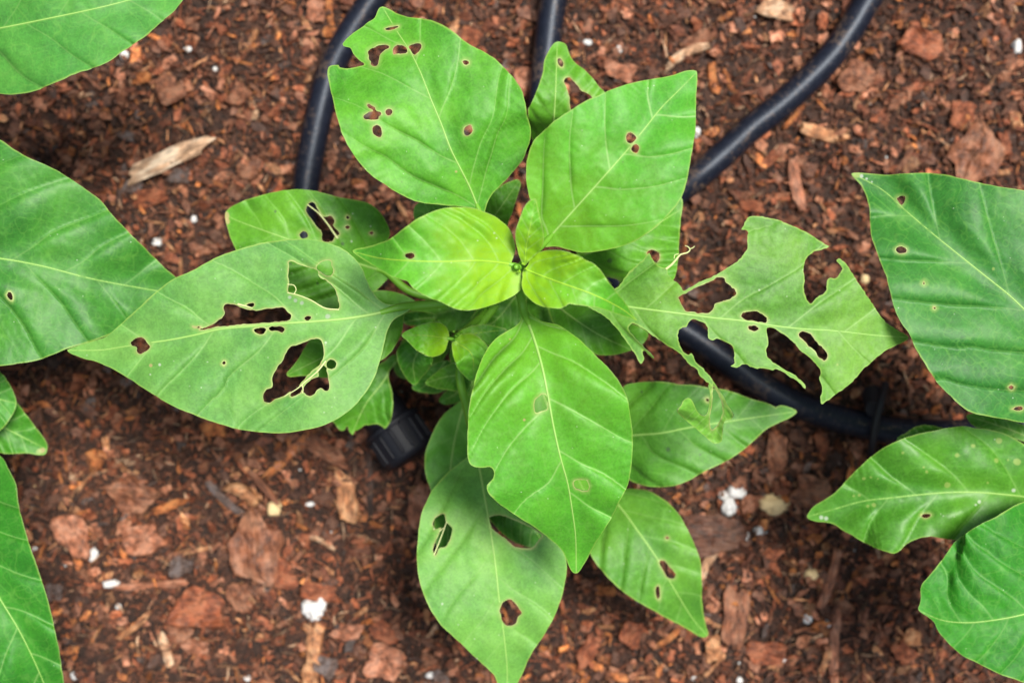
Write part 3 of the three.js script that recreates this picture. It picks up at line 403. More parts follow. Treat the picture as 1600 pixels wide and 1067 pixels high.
    mixTo([0.20, 0.42, 0.07], 0.4 * (1 - smooth(1.2, 3.2, Math.abs(v) / mix(1.2, 0.6, clamp(u)))));
    mixTo([0.30, 0.48, 0.08], 0.55 * (1 - smooth(0.4, 2.4, so + 1.5 * m1 + m2)));
    if (sh < 9) { mixTo([0.24, 0.40, 0.09], 0.45 * (1 - smooth(2, 7, sh + 2 * m2))); mixTo(m1 + m2 > 0.05 ? [0.46, 0.38, 0.17] : [0.44, 0.52, 0.18], 0.7 * (1 - smooth(0.3, 2.2, sh + 1.6 * m1 + m2))); }
    for (const s of specks) { const q = Math.hypot((u - s[0]) * L, v - s[1]); if (q < s[2] + 0.6) mixTo(s[3] ? [0.07, 0.07, 0.03] : SP.w, 0.55 * (1 - smooth(s[2] * 0.5, s[2] + 0.6, q))); }
    for (const s of spots) { const q = Math.hypot((u - s[0]) * L, v - s[1]) + m2 * s[2] * 1.2 + (s[3] === 'w' ? s[2] * 0.25 : 0); if (q < s[2] + 1) mixTo(SP[s[3]], (s[3] === 'w' ? 0.4 : 0.6) * (1 - smooth(s[2] - 0.8, s[2] + 0.8, q))); }
    return [toS(r * 1.06), toS(gg), toS(b + 0.003)];
  }, true);
  const mat = [new THREE.MeshPhysicalMaterial({ map, roughness: (D.rough ?? 0.44) + 0.11, transmission: D.trans ?? 0.26, thickness: 0, specularIntensity: D.spec ?? 0.68 }), undersideM];
  g.addGroup(0, topI.length, 0); g.addGroup(topI.length, I2.length - topI.length, 1);
  const o = mesh('leaf', g, mat, plant); if (D.label) o.userData.label = D.label;
  // midrib, broken where a bite cut it
  let run = []; const flush = () => { if (run.length > 3) mesh('midrib', tubeGeo(run.map((q) => q[0]), (t) => mix(run[0][1], run[run.length - 1][1], t), 7), young > 0.5 ? ribYoung : ribM, o); run = []; };
  const r0 = (D.rib ?? 0.00062) * 0.62; for (let i = 0; i <= 48; i++) { const [x, y] = mid2[i], u = i / 48; if (samp(SD, x, y) < 0.6 && u > 0.02 && !D.bridge) { flush(); continue; } run.push([at(x, y, hgt(u, 0) - 0.0001), mix(r0, r0 * 0.25, u)]); } flush();
  const surf = (x, y, dy = 0) => { const [u, v] = uv(x, y); return at(x, y, hgt(u, v) + dy); };
  for (const st of D.strands ?? []) mesh('vein_strand', tubeGeo(crPoints(st.p.map(([x, y]) => surf(x, y, -0.0001)), 14), (t) => 0.8 * mix(st.r0 ?? 0.00032, st.r1 ?? 0.00022, t), 6), strandM, o);
  if (D.pet) { const b = surf(D.mid[0][0], D.mid[0][1], -0.0002), pts = [b, ...D.pet.map(([x, y, h]) => at(x, y, h))]; const r1 = D.petR ?? 0.0011; const k = surf(...inv(0.06, 0), -0.0004); mesh('petiole', tubeGeo(crPoints([k, ...pts], 26), (t) => mix(r1 * 0.6, r1, smooth(0, 0.3, t)), 10), petioleM, o); }
  return o;
}

// --- the bitten plant in the middle
const plant = thing('pepper_plant', 'bitten pepper plant with bright young top leaves in the middle of the bed', 'plant', 'pepper plants');
const stemAt = (y) => { const t = y / 0.165; return new THREE.Vector3(mix(-0.006, 0.0030, t) + 0.0015 * Math.sin(t * 5), y, mix(-0.0175, -0.0250, t)); };
const stem = mesh('stem', tubeGeo(Array.from({ length: 20 }, (_, i) => stemAt(i / 19 * 0.163)), (t) => mix(0.0034, 0.0012, t), 12), petioleM, plant);
const node = (y) => { const p = stemAt(y); return [p.x / (CAM_H - y) * FPX + 800, p.z / (CAM_H - y) * FPX + 533.5, y]; };
{
  const a = T(500, 0, 3.138);
  leaf(plant, { hs: [0.140, 0.150, 0.151, 0.140], fold: 0.05, bank: 0.03, c1: 1.2, c2: 0.3, col: [0.082, 0.330, 0.016], mid: a([[790, 1060], [735, 920], [690, 830], [640, 730], [595, 610], [545, 490], [490, 350], [440, 250], [375, 150], [305, 32]]), uk: [[0.04, 0.25, 0.55, 0.80], [0.05, 0.14, 0.46, 0.72]], pet: [node(0.128)], cell: 3,
    out: a([[303, 30], [335, 42], [372, 64], [420, 80], [470, 87], [530, 95], [590, 115], [640, 145], [690, 185], [740, 222], [800, 250], [860, 290], [910, 340], [955, 390], [990, 445], [1005, 500], [1015, 560], [1033, 620], [1032, 680], [1020, 720], [990, 790], [950, 840], [910, 885], [870, 925], [835, 965], [815, 1010], [805, 1050], [788, 1062], [760, 1030], [700, 1015], [600, 1005], [500, 995], [440, 975], [380, 945], [310, 900], [240, 850], [190, 795], [140, 720], [105, 650], [85, 580], [65, 500], [48, 430], [38, 380], [36, 340], [45, 323], [70, 317], [92, 318, 1], [92, 330], [140, 335], [190, 325], [222, 316], [205, 304], [180, 285], [162, 262], [150, 235], [125, 228], [105, 222, 1], [130, 190], [165, 160], [200, 135], [240, 105], [265, 90], [280, 60], [290, 36]]),
    holes: [[[232, 250], [265, 230], [300, 218], [335, 222], [340, 235], [310, 250], [290, 275], [285, 300], [278, 322], [260, 325], [247, 312], [250, 295], [235, 290], [240, 275]], [[357, 240], [375, 222], [405, 220], [424, 240], [426, 258], [400, 263], [360, 263]], [[434, 222], [460, 213], [490, 212], [498, 228], [485, 250], [465, 268], [450, 258], [442, 240]], [[316, 142], [345, 130], [383, 126], [375, 140], [340, 147]], [[700, 300], [715, 295], [732, 305], [725, 317], [708, 317]], [[706, 640], [715, 622], [735, 614], [748, 632], [740, 655], [720, 665], [707, 658]], [[230, 505], [245, 510], [272, 532], [255, 537], [235, 525]], [[210, 568], [240, 548], [285, 545], [303, 562], [285, 570], [290, 580], [270, 588], [215, 582]], [[320, 540], [335, 531], [353, 540], [350, 560], [335, 565], [322, 555]], [[255, 625], [275, 612], [293, 622], [302, 650], [298, 672], [280, 672], [262, 655]]].map(a),
    spots: [[829, 222, 2.4, 'd'], [713, 268, 2.2, 'b'], [653, 312, 1.5, 'd']] });
}
{
  const b = T(820, 60, 3.138);
  leaf(plant, { hs: [0.156, 0.165, 0.168, 0.160], fold: 0.16, c1: 0.85, c2: 0.8, vein: 1, col: [0.068, 0.324, 0.018], young: 0.35, cell: 3, pucker: 0.0013, mid: b([[96, 1005], [170, 920], [260, 820], [350, 720], [430, 630], [500, 550], [590, 440], [670, 340], [750, 260], [844, 165]]), uk: [[0.03, 0.20, 0.43, 0.72], [0.10, 0.33, 0.52, 0.74]], pet: [node(0.150)],
    out: b([[846, 160, 1], [847, 210], [842, 280], [840, 360], [840, 430], [833, 490], [822, 550], [810, 620], [800, 680], [785, 735], [765, 785], [740, 825], [700, 870], [660, 910], [610, 950], [555, 985], [500, 1010], [440, 1028], [380, 1040], [320, 1048], [270, 1049], [220, 1038], [180, 1026], [140, 1020], [105, 1024], [90, 1020], [90, 985], [68, 930], [45, 850], [25, 785], [8, 700], [8, 620], [20, 560], [45, 500], [90, 455], [140, 410], [190, 375], [250, 335], [310, 300], [370, 275], [440, 245], [520, 220], [600, 203], [680, 190], [740, 175], [790, 158], [825, 154]]),
    holes: [[[498, 480], [512, 462], [530, 465], [548, 487], [535, 505], [515, 515], [500, 500]], [[520, 545], [535, 520], [555, 522], [560, 540], [552, 560], [530, 557]]].map(b), spots: [[969, 294, 2, 'w']] });
  leaf(plant, { hs: [0.075, 0.098, 0.100, 0.094], fold: -0.05, col: LOW, cell: 3, mid: b([[120, 560], [140, 420], [150, 280], [155, 150], [160, 20]]), pet: [[860, 330, 0.085], node(0.078)], vein: 0.3,
    out: b([[160, 16], [200, 28], [215, 65], [240, 112], [290, 152], [330, 190], [365, 235], [395, 270], [400, 330], [330, 420], [230, 500], [120, 565], [50, 520], [20, 440], [18, 350], [38, 305], [68, 235], [88, 170], [95, 110], [120, 55], [140, 26]]),
    holes: [[[160, 100], [175, 97], [190, 120], [187, 143], [170, 135]], [[193, 205], [215, 188], [240, 208], [260, 232], [275, 255], [310, 272], [332, 288], [330, 330], [300, 370], [240, 400], [226, 345], [218, 290], [208, 245]]].map(b) });
}
{
  const d = T(540, 300, 2.964);
  leaf(plant, { hs: [0.160, 0.170, 0.172, 0.158], fold: 0.14, c1: 0.5, c2: 2.0, col: [0.085, 0.353, 0.018], young: 0.85, pucker: 0.0013, cell: 3, mid: d([[800, 348], [760, 334], [700, 325], [620, 318], [540, 320], [440, 322], [340, 320], [240, 315], [150, 305], [34, 276]]), uk: [[0.02, 0.12, 0.26, 0.46, 0.66], [0.02, 0.12, 0.27, 0.47, 0.66]], pet: [node(0.157)],
    out: d([[30, 273], [60, 260], [110, 250], [160, 235], [200, 218], [240, 190], [280, 160], [330, 125], [380, 100], [430, 80], [480, 72], [540, 70], [590, 75], [640, 90], [690, 112], [735, 145], [765, 180], [782, 230], [786, 270], [774, 310], [768, 332], [795, 345], [812, 370], [820, 410], [812, 450], [785, 475], [740, 500], [690, 520], [640, 535], [580, 547], [530, 545], [480, 530], [440, 508], [390, 490], [340, 465], [305, 435], [285, 410], [250, 403], [210, 390], [160, 360], [110, 330], [60, 300]]),
    holes: [[[273, 294], [288, 283], [310, 284], [318, 298], [305, 310], [285, 306]]].map(d), spots: [[776, 372, 1.6, 'w'], [772, 364, 1.3, 'w'], [705, 410, 1.2, 'w']] });
}
{
  const e = T(780, 300, 3.557);
  leaf(plant, { hs: [0.162, 0.172, 0.176], fold: 0.35, young: 1, col: [0.131, 0.424, 0.015], cell: 2.5, rib: 0.0004, pucker: 0.0006, mid: e([[140, 405], [150, 300], [170, 200], [190, 100], [200, 42]]), label: 'small upright yellow green leaf at the growing tip',
    out: e([[202, 38], [212, 70], [222, 120], [235, 170], [245, 220], [248, 270], [235, 310], [205, 345], [165, 385], [140, 408], [120, 380], [105, 335], [92, 280], [90, 230], [105, 180], [125, 120], [150, 70], [180, 42]]) });
  leaf(plant, { hs: [0.162, 0.172, 0.172, 0.156], fold: 0.2, c1: 0.5, c2: 2.0, young: 0.95, col: [0.085, 0.353, 0.017], cell: 2.5, pucker: 0.0014, rough: 0.38, mid: e([[140, 428], [220, 460], [300, 490], [400, 525], [500, 560], [600, 605], [690, 655], [768, 714]]),
    out: e([[130, 440], [160, 405], [175, 370], [210, 340], [260, 325], [320, 322], [370, 330], [420, 345], [480, 375], [540, 410], [580, 455], [610, 500], [650, 550], [690, 600], [720, 640], [750, 690], [774, 718, 1], [730, 702], [680, 687], [640, 672], [590, 656], [540, 642], [480, 633], [420, 625], [385, 620], [372, 632], [340, 645], [300, 645], [240, 637], [200, 620], [165, 590], [135, 555], [125, 520], [128, 480]]) });
  // leaves half hidden below the top
  const Q = (a) => a;
  leaf(plant, { hs: [0.080, 0.100, 0.098, 0.090], fold: 0.08, col: LOW, mid: Q([[905, 400], [950, 385], [1000, 365], [1060, 330]]), vein: 0.3, dust: 0.4, pet: [[870, 420, 0.082], node(0.075)],
    out: Q([[1040, 300], [1066, 310], [1064, 345], [1062, 375], [1060, 405], [1055, 432], [1040, 455], [1005, 462], [965, 452], [935, 425], [905, 402], [900, 380], [930, 340], [980, 310]]), cell: 3,
    holes: [T(780, 300, 3.557)([[823, 337], [850, 318], [885, 335], [895, 365], [875, 395], [850, 372]]), T(780, 300, 3.557)([[600, 475], [640, 480], [668, 495], [660, 520], [640, 530], [620, 505]])], spots: [[953, 407, 2.6, 'd']] });
  leaf(plant, { hs: [0.075, 0.090, 0.090, 0.080], fold: 0.08, col: LOW, vein: 0.35, dust: 0.4, mid: [[860, 470], [900, 500], [940, 525], [985, 546]], pet: [node(0.07)],
    out: [[862, 466], [900, 472], [940, 485], [975, 500], [1003, 512], [1014, 521], [1008, 534], [993, 545], [963, 554], [940, 555], [905, 545], [880, 525], [862, 500], [856, 478]] });
  leaf(plant, { hs: [0.070, 0.080, 0.080, 0.075], fold: 0.08, col: LOW, dust: 0.3, mid: [[815, 450], [800, 470], [780, 495], [750, 520]], pet: [node(0.065)],
    out: [[820, 452], [822, 475], [815, 505], [795, 528], [760, 535], [738, 522], [735, 500], [750, 478], [780, 458]] });
}
{
  const gT = T(700, 430, 2.269);
  leaf(plant, { hs: [0.142, 0.154, 0.152, 0.142, 0.126], fold: 0.12, c1: 0.75, c2: 0.6, vein: 0.9, col: GREEN, young: 0.25, cell: 3, pucker: 0.0014, rib: 0.0009, mid: gT([[268, 125], [285, 170], [310, 240], [335, 330], [355, 430], [375, 540], [400, 650], [425, 740], [440, 830], [452, 920], [455, 1054]]), uk: [[0.02, 0.14, 0.34, 0.54, 0.70], [0.02, 0.10, 0.20, 0.36, 0.58]], pet: [[815, 470, 0.142], node(0.138)], petR: 0.0015,
    out: gT([[262, 120], [276, 118], [300, 143], [340, 165], [390, 175], [430, 200], [480, 240], [530, 290], [575, 335], [605, 375], [630, 420], [645, 480], [655, 560], [655, 630], [648, 700], [635, 750], [610, 800], [580, 860], [555, 900], [530, 940], [505, 985], [480, 1030], [457, 1058], [437, 1048], [420, 1010], [400, 970], [360, 935], [310, 895], [260, 865], [210, 830], [170, 800], [140, 767], [138, 745], [160, 720], [163, 695], [150, 680], [120, 682], [95, 680], [75, 665], [68, 630], [70, 560], [72, 500], [82, 430], [95, 370], [115, 310], [140, 260], [175, 220], [215, 195], [250, 172], [262, 150]]),
    holes: [[[305, 455], [315, 435], [335, 422], [352, 430], [354, 455], [350, 475], [330, 482], [310, 488]], [[445, 735], [465, 725], [490, 728], [500, 745], [495, 765], [470, 762], [450, 752]]].map(gT), spots: [[819, 656, 1.5, 'b'], [797, 530, 1.5, 'b']] });
}
{
  const h = T(340, 360, 3.2326), h1 = T(100, 360, 3.333);
  leaf(plant, { label: 'broad leaf with large ragged bites along its midrib', hs: [0.128, 0.131, 0.129, 0.126, 0.118], fold: 0.06, cup: -0.5, bank: -0.07, c1: 1.2, c2: 0.2, col: [0.112, 0.315, 0.055], cell: 2.5, pucker: 0.0012, rib: 0.0010, bridge: false, rough: 0.47, mid: [[625, 480], [587, 490], [541, 497.7], [494.7, 502], [448, 505], [402, 509], [340, 514.7], [310, 522], [265, 531], [229, 536], [190, 542], [160, 546.6], [106, 547.5]], uk: [[0.04, 0.13, 0.36, 0.56, 0.74], [0.04, 0.09, 0.30, 0.55, 0.76]],
    pet: [[649, 478, 0.126], [690, 474, 0.124], [740, 465, 0.120], node(0.108)], petR: 0.0017,
    out: [[104, 547], [118, 541], [160, 528], [171, 521], [187, 507], [203.5, 492], [217, 480], [232, 465], [250, 450], [274, 433.5], [292, 426.6], [316, 414], [340, 401], [364, 392], [388, 384.6], [405, 380], [433, 375.5], [464, 373], [488.5, 374], [510, 378.6], [528.7, 385.4], [544, 394.6], [556.5, 406.4], [566, 420], [572, 436], [580, 453], [590.6, 466.7], [603, 475], [626, 476], [640, 477], [640, 484], [631, 490], [617, 497.6], [609, 508.5], [603, 524], [599, 542.5], [594, 561], [586, 587], [575, 607.5], [559.6, 627.6], [541, 644.6], [519.4, 658.5], [494.7, 667.8], [463.7, 674], [439, 676.5], [417, 676], [386, 672.5], [370, 670.5], [340, 661.5], [310, 651], [280, 639], [256, 627], [232, 612], [214, 600], [193, 586.5], [172, 575], [151, 565.5], [130, 560], [113, 554]],
    holes: [...[[[358, 160], [375, 155], [410, 170], [470, 190], [500, 205], [515, 235], [545, 250], [570, 270], [595, 300], [605, 340], [612, 375], [608, 395], [580, 402], [540, 390], [480, 355], [420, 330], [390, 320], [360, 312], [355, 290], [360, 270], [355, 240], [357, 200]], [[500, 185], [515, 165], [545, 153], [572, 155], [575, 180], [583, 205], [575, 228], [555, 230], [525, 215], [505, 200]], [[-97, 503], [-60, 488], [-35, 480], [0, 455], [20, 440], [35, 415], [28, 392], [36, 374], [70, 374], [105, 383], [150, 400], [200, 405], [235, 397], [280, 393], [325, 387], [345, 402], [370, 430], [365, 450], [330, 458], [250, 465], [100, 476], [0, 486], [-60, 500]], [[183, 502], [205, 492], [235, 490], [245, 500], [235, 518], [215, 525], [190, 515]], [[253, 490], [290, 485], [330, 487], [337, 500], [325, 515], [295, 505], [265, 508]], [[437, 440], [455, 432], [472, 435], [470, 445], [455, 455], [440, 450]], [[450, 560], [480, 547], [515, 550], [532, 580], [532, 640], [510, 680], [480, 705], [455, 730], [430, 760], [410, 780], [370, 810], [330, 838], [290, 850], [260, 870], [235, 865], [225, 835], [245, 805], [272, 790], [275, 740], [300, 690], [325, 660], [340, 620], [365, 590], [410, 575]], [[508, 700], [530, 678], [545, 690], [555, 730], [563, 770], [560, 805], [540, 808], [520, 795], [500, 810], [480, 830], [455, 835], [432, 820], [432, 795], [450, 770], [480, 748], [508, 738]], [[547, 670], [560, 655], [580, 652], [597, 670], [590, 692], [570, 700], [550, 690]], [[362, 830], [385, 800], [410, 785], [423, 795], [420, 820], [395, 832], [372, 838]], [[20, 670], [30, 658], [40, 668], [32, 682]], [[140, 376], [165, 366], [181, 368], [182, 380], [165, 388], [150, 383]]].map(h), ...[[[345, 585], [365, 565], [395, 556], [420, 570], [430, 588], [445, 605], [435, 622], [405, 640], [385, 643], [372, 625], [375, 610], [352, 600]], [[664, 498], [690, 500], [715, 502], [700, 508], [675, 505]]].map(h1)],
    strands: [{ p: h([[612, 400], [540, 392], [470, 352], [400, 325], [352, 315]]) }, { p: h([[545, 660], [500, 715], [440, 765], [400, 800], [335, 838]]), r0: 0.0004 }, { p: h([[425, 778], [430, 800], [428, 822]]), r0: 0.0003 }, { p: h([[352, 272], [385, 278], [395, 300], [385, 320]]), r0: 0.00024 }, { p: h([[100, 372], [140, 382], [175, 392]]), r0: 0.0005 }],
    spots: [...h([[362, 338], [392, 354], [425, 366]]).map(([x, y]) => [x, y, 2.2, 'g']), [511, 493.6, 3.4, 'g'], [508.6, 535.4, 2.2, 'w'], [248.8, 570, 2.4, 'w'], [234, 585, 1.5, 'w'], [235, 571.6, 2.2, 'b'], [366, 471, 1.2, 'w']] });
  const q = T(340, 280, 2.541);
  leaf(plant, { hs: [0.080, 0.092, 0.094, 0.088], fold: 0.04, cup: -1, col: LOW, cell: 3, vein: 0.3, dust: 0.4, mid: [[603, 425], [560, 412], [500, 391], [434, 368], [371, 345], [354, 337]], pet: [[640, 455, 0.082], [700, 465, 0.080], node(0.075)], petR: 0.0016, label: 'low leaf with a brown tip under the broad bitten leaf',
    out: [...q([[28, 150], [32, 128], [60, 105], [110, 82], [170, 65], [230, 50], [300, 40], [370, 43], [430, 58], [490, 72], [550, 82], [600, 95], [640, 125], [665, 160], [682, 200], [682, 225], [668, 255]]), [606, 400], [612, 422], [606, 435], [580, 460], [540, 486], [500, 492], [465, 478], [430, 455], [396, 425], [372, 398], [360, 372], [353, 350]],
    holes: [[[350, 120], [362, 92], [385, 95], [400, 125], [420, 150], [450, 145], [465, 165], [455, 185], [480, 205], [483, 222], [465, 228], [455, 245], [430, 250], [412, 240], [415, 215], [395, 190], [375, 165], [355, 140]], [[322, 222], [335, 207], [352, 210], [357, 228], [335, 236]], [[510, 152], [516, 143], [523, 150], [516, 158]], [[505, 190], [515, 182], [525, 190], [515, 198]], [[602, 215], [612, 208], [622, 215], [612, 222]]].map(q),
    strands: [{ p: q([[355, 100], [400, 135], [430, 170], [455, 205], [475, 235]]), r0: 0.0003, r1: 0.0006 }],
    spots: [[352, 336, 6, 'b'], [354, 345, 4, 'b'], [550.5, 334, 3, 'w'], [579, 354, 1.8, 'w'], [549, 377, 2.2, 'w'], [430, 330, 2, 'd'], [535, 381, 2, 'd'], [454, 412, 2.5, 'd'], [496, 443, 2.5, 'd']] });
}
{ // the torn leaf on the right
  const z5 = T(920, 320, 4.104), z6 = T(1160, 320, 3.333), z7 = T(960, 480, 3.557);
  leaf(plant, { label: 'torn leaf chewed into lobes and shreds', hs: [0.122, 0.128, 0.128, 0.126, 0.120], fold: 0.03, c1: 1.0, c2: 0.3, col: [0.100, 0.280, 0.022], cell: 2.2, pucker: 0.0008, rib: 0.0008, ragged: 1.2, torn: 0.9, mid: [[930, 472], [983, 479.6], [1029.6, 485.7], [1078, 491.8], [1115, 496.7], [1163.7, 501.5], [1199, 507.5], [1250, 513.5], [1301, 516.5], [1370, 524], [1418, 527]], uk: [[0.03, 0.16, 0.40, 0.62, 0.80], [0.03, 0.12, 0.34, 0.55, 0.78]], pet: [[880, 462, 0.120], node(0.112)], petR: 0.0014,
    out: [[920, 470], [940, 455], [964, 450], ...z5([[230, 470], [270, 420], [320, 375], [360, 345], [375, 320], [388, 310, 1], [405, 345], [425, 370], [450, 392], [490, 405], [505, 415], [505, 440], [520, 465], [545, 487], [570, 500], [590, 525], [607, 550, 1], [640, 535], [700, 500], [780, 468], [850, 430], [920, 385], [970, 350], [1000, 310], [1018, 280], [1020, 220], [1022, 170], [1000, 158], [984, 158, 1], [1000, 120], [1015, 90]]),
      ...z6([[50, 60], [80, 57], [120, 65], [180, 75], [240, 100], [310, 130], [380, 170], [430, 202], [456, 218, 1], [430, 228], [400, 237], [370, 245], [345, 265], [325, 300], [318, 345], [325, 390], [320, 430], [330, 475], [345, 505], [360, 515], [380, 495], [400, 475], [430, 460], [442, 430], [445, 395], [460, 380], [490, 382], [510, 360], [525, 335], [515, 315], [493, 290, 1], [508, 281], [540, 305], [570, 350], [610, 410], [650, 470], [690, 530], [730, 590], [780, 635], [840, 668], [867, 686], [855, 710], [810, 728], [760, 752], [700, 795], [640, 850], [590, 905], [540, 950], [480, 995], [430, 1030], [413, 1036, 1], [410, 1000], [420, 950], [402, 905], [412, 870], [395, 840], [350, 790], [310, 765], [280, 725], [240, 690], [200, 665], [170, 645], [130, 640], [128, 665], [138, 710], [125, 760], [135, 795], [170, 825], [210, 850], [260, 878], [292, 902], [325, 932], [333, 962, 1], [318, 948], [285, 914], [240, 890], [200, 862], [172, 853], [160, 862], [110, 850], [80, 852], [50, 845], [20, 830], [0, 832]]),
      ...z7([[680, 338], [648, 324, 1], [672, 310], [665, 280], [670, 250], [655, 215], [620, 195], [575, 175], [545, 185], [525, 170], [520, 120], [505, 90], [470, 75], [430, 66], [415, 85], [405, 105], [370, 115], [355, 140], [355, 185], [370, 220], [402, 265], [430, 258], [445, 275], [450, 300], [480, 325], [510, 360], [540, 395], [552, 422], [545, 450, 1], [528, 424], [500, 404], [475, 378], [463, 350], [438, 330], [408, 312], [396, 290], [380, 270], [300, 215], [220, 160], [150, 110], [115, 92]]),
      ...z5([[285, 755], [260, 770], [255, 800], [275, 830], [305, 865], [335, 890], [350, 910], [385, 945], [420, 980], [440, 1002, 1], [428, 1000], [395, 970], [360, 935], [342, 930], [345, 960], [355, 985], [338, 1020, 1], [320, 995], [290, 945], [250, 890], [210, 830], [170, 780], [120, 730], [50, 680], [0, 655]])],
    holes: [z5([[575, 597], [590, 587], [640, 563], [700, 525], [770, 495], [830, 466], [870, 467], [875, 490], [900, 515], [945, 545], [945, 570], [925, 590], [900, 605], [870, 610], [840, 625], [810, 635], [800, 660], [770, 696], [720, 694], [660, 687], [620, 682], [605, 660], [595, 630]]), [[1158.3, 494], [1163, 488.5], [1181, 486.5], [1193, 492], [1199.6, 499], [1197, 503.5], [1178, 500.5], [1163, 498]], z6([[33, 637], [50, 630], [75, 633], [87, 645], [70, 655], [45, 655]]), z6([[295, 670], [310, 662], [340, 664], [365, 680], [385, 710], [420, 745], [445, 775], [442, 800], [425, 810], [405, 795], [375, 760], [345, 730], [325, 710], [305, 690]])],
    strands: [{ p: z5([[495, 412], [530, 385], [560, 352], [590, 318], [630, 308], [650, 290], [640, 270], [618, 262]]), r0: 0.0006, r1: 0.0002 }, { p: z5([[645, 280], [662, 279], [680, 265]]), r0: 0.0002 }, { p: z5([[548, 345], [553, 322], [578, 315]]), r0: 0.0002 }],
    spots: [[1187, 453, 1.8, 'w'], [1309, 570, 2.2, 'y'], [1230, 463, 1, 'w']] });
  // the shred that hangs from it
  leaf(plant, { label: 'curled shred hanging from the torn leaf by a thread', hs: [0.125, 0.118, 0.112], fold: 0.5, col: [0.121, 0.353, 0.031], cell: 2, pucker: 0, rib: 0.0002, dust: 0.3, wave: 0.003, ragged: 0.6, mid: z7([[545, 425], [560, 600], [540, 755]]),
    out: z7([[530, 415], [552, 413], [572, 445], [602, 490], [627, 540], [662, 600], [650, 624], [618, 627], [605, 660], [598, 745], [555, 757], [500, 712], [440, 662], [380, 612], [350, 582], [375, 545], [385, 520], [415, 505], [435, 520], [450, 555], [470, 590], [500, 605], [518, 592], [528, 550], [533, 480], [526, 440]]),
    holes: [z7([[550, 442], [565, 458], [586, 500], [600, 545], [604, 580], [592, 622], [571, 660], [545, 682], [535, 665], [533, 610], [542, 560], [548, 490]])] });
  leaf(plant, { hs: [0.060, 0.072, 0.074, 0.068], fold: 0.08, cup: -1, c1: 0.9, col: [0.066, 0.248, 0.013], vein: 0.35, cell: 3.5, mid: z7([[-100, 752], [0, 730], [110, 712], [260, 700], [400, 672], [600, 640], [800, 610], [1012, 580]]), pet: [[890, 650, 0.058], [850, 560, 0.055], node(0.05)],
    out: z7([[60, 435], [130, 420], [220, 414], [300, 418], [360, 428], [420, 430], [480, 437], [540, 450], [600, 457], [660, 470], [720, 492], [780, 515], [840, 530], [880, 545], [900, 557], [915, 547], [950, 549], [1000, 565], [1019, 580], [1000, 600], [950, 628], [900, 650], [860, 670], [820, 700], [780, 740], [720, 790], [650, 840], [570, 880], [480, 925], [410, 965], [340, 990], [270, 1000], [200, 997], [140, 985], [90, 965], [30, 920], [-50, 840], [-105, 755], [-70, 640], [-10, 510]]),
    holes: [z7([[508, 515], [518, 505], [530, 515], [520, 530]])], spots: [[1044, 702, 2, 'd'], [1094, 710, 2, 'd'], [1003, 612, 1.6, 'd']] });
  const l = T(900, 580, 2.539);
  leaf(plant, { hs: [0.050, 0.062, 0.062, 0.050], fold: 0.10, cup: -1, col: [0.082, 0.270, 0.018], vein: 0.35, cell: 3.5, mid: l([[110, 470], [180, 545], [250, 640], [320, 740], [400, 880], [470, 990], [522, 1048]]), pet: [[920, 700, 0.05], [850, 580, 0.045], node(0.04)],
    out: l([[110, 462], [160, 470], [215, 465], [270, 470], [320, 490], [370, 525], [410, 570], [440, 620], [465, 675], [485, 720], [497, 770], [500, 850], [503, 930], [515, 1000], [526, 1046], [506, 1056], [470, 1040], [420, 1010], [360, 980], [300, 945], [230, 905], [170, 860], [110, 800], [60, 730], [45, 670], [60, 590], [85, 510]]),
    holes: [[[330, 755], [350, 750], [370, 775], [395, 805], [390, 822], [365, 820], [350, 795]], [[318, 860], [328, 850], [335, 880], [330, 908], [320, 895]], [[355, 660], [362, 655], [370, 662], [362, 668]]].map(l) });
  const m = T(620, 680, 2.758);
  leaf(plant, { hs: [0.076, 0.087, 0.091, 0.091, 0.085], fold: 0.06, bank: -0.01, cup: -0.4, c1: 0.9, col: [0.115, 0.335, 0.045], cell: 3, vein: 0.3, rough: 0.46, rib: 0.0008, mid: m([[340, 50], [365, 190], [385, 300], [405, 420], [425, 560], [440, 700], [460, 850], [475, 1000], [475, 1125]]), pet: [[730, 640, 0.092], [718, 580, 0.096], [735, 530, 0.090], node(0.075)], petR: 0.0017,
    out: m([[340, 45], [305, 92], [270, 120], [230, 150], [190, 190], [150, 240], [125, 290], [105, 340], [95, 400], [90, 460], [85, 520], [90, 580], [100, 640], [120, 700], [150, 760], [190, 820], [240, 865], [290, 910], [340, 960], [390, 1005], [420, 1035], [432, 1065], [445, 1100], [470, 1135], [500, 1105], [520, 1070], [545, 1020], [570, 960], [600, 910], [635, 860], [670, 800], [700, 730], [715, 680], [727, 620], [734, 565], [725, 520], [700, 460], [660, 390], [600, 300], [520, 190], [430, 100], [365, 50]]),
    holes: [[[445, 750], [455, 725], [480, 708], [505, 718], [525, 745], [540, 765], [520, 785], [515, 810], [490, 822], [465, 815], [450, 785]], [[155, 375], [180, 345], [205, 340], [212, 375], [238, 400], [230, 450], [210, 480], [185, 485], [165, 518], [155, 490], [175, 440], [190, 400], [165, 405]], [[400, 355], [425, 345], [470, 352], [560, 390], [625, 430], [610, 450], [590, 480], [560, 487], [510, 480], [460, 440], [420, 410], [405, 390]]].map(m),
    strands: [{ p: m([[160, 516], [190, 440], [215, 372]]), r0: 0.00035 }, { p: m([[158, 405], [185, 412], [200, 400]]), r0: 0.00025 }], spots: [[691, 944, 1.6, 'w'], [716, 976, 1.2, 'w'], [672, 955, 1, 'w']] });
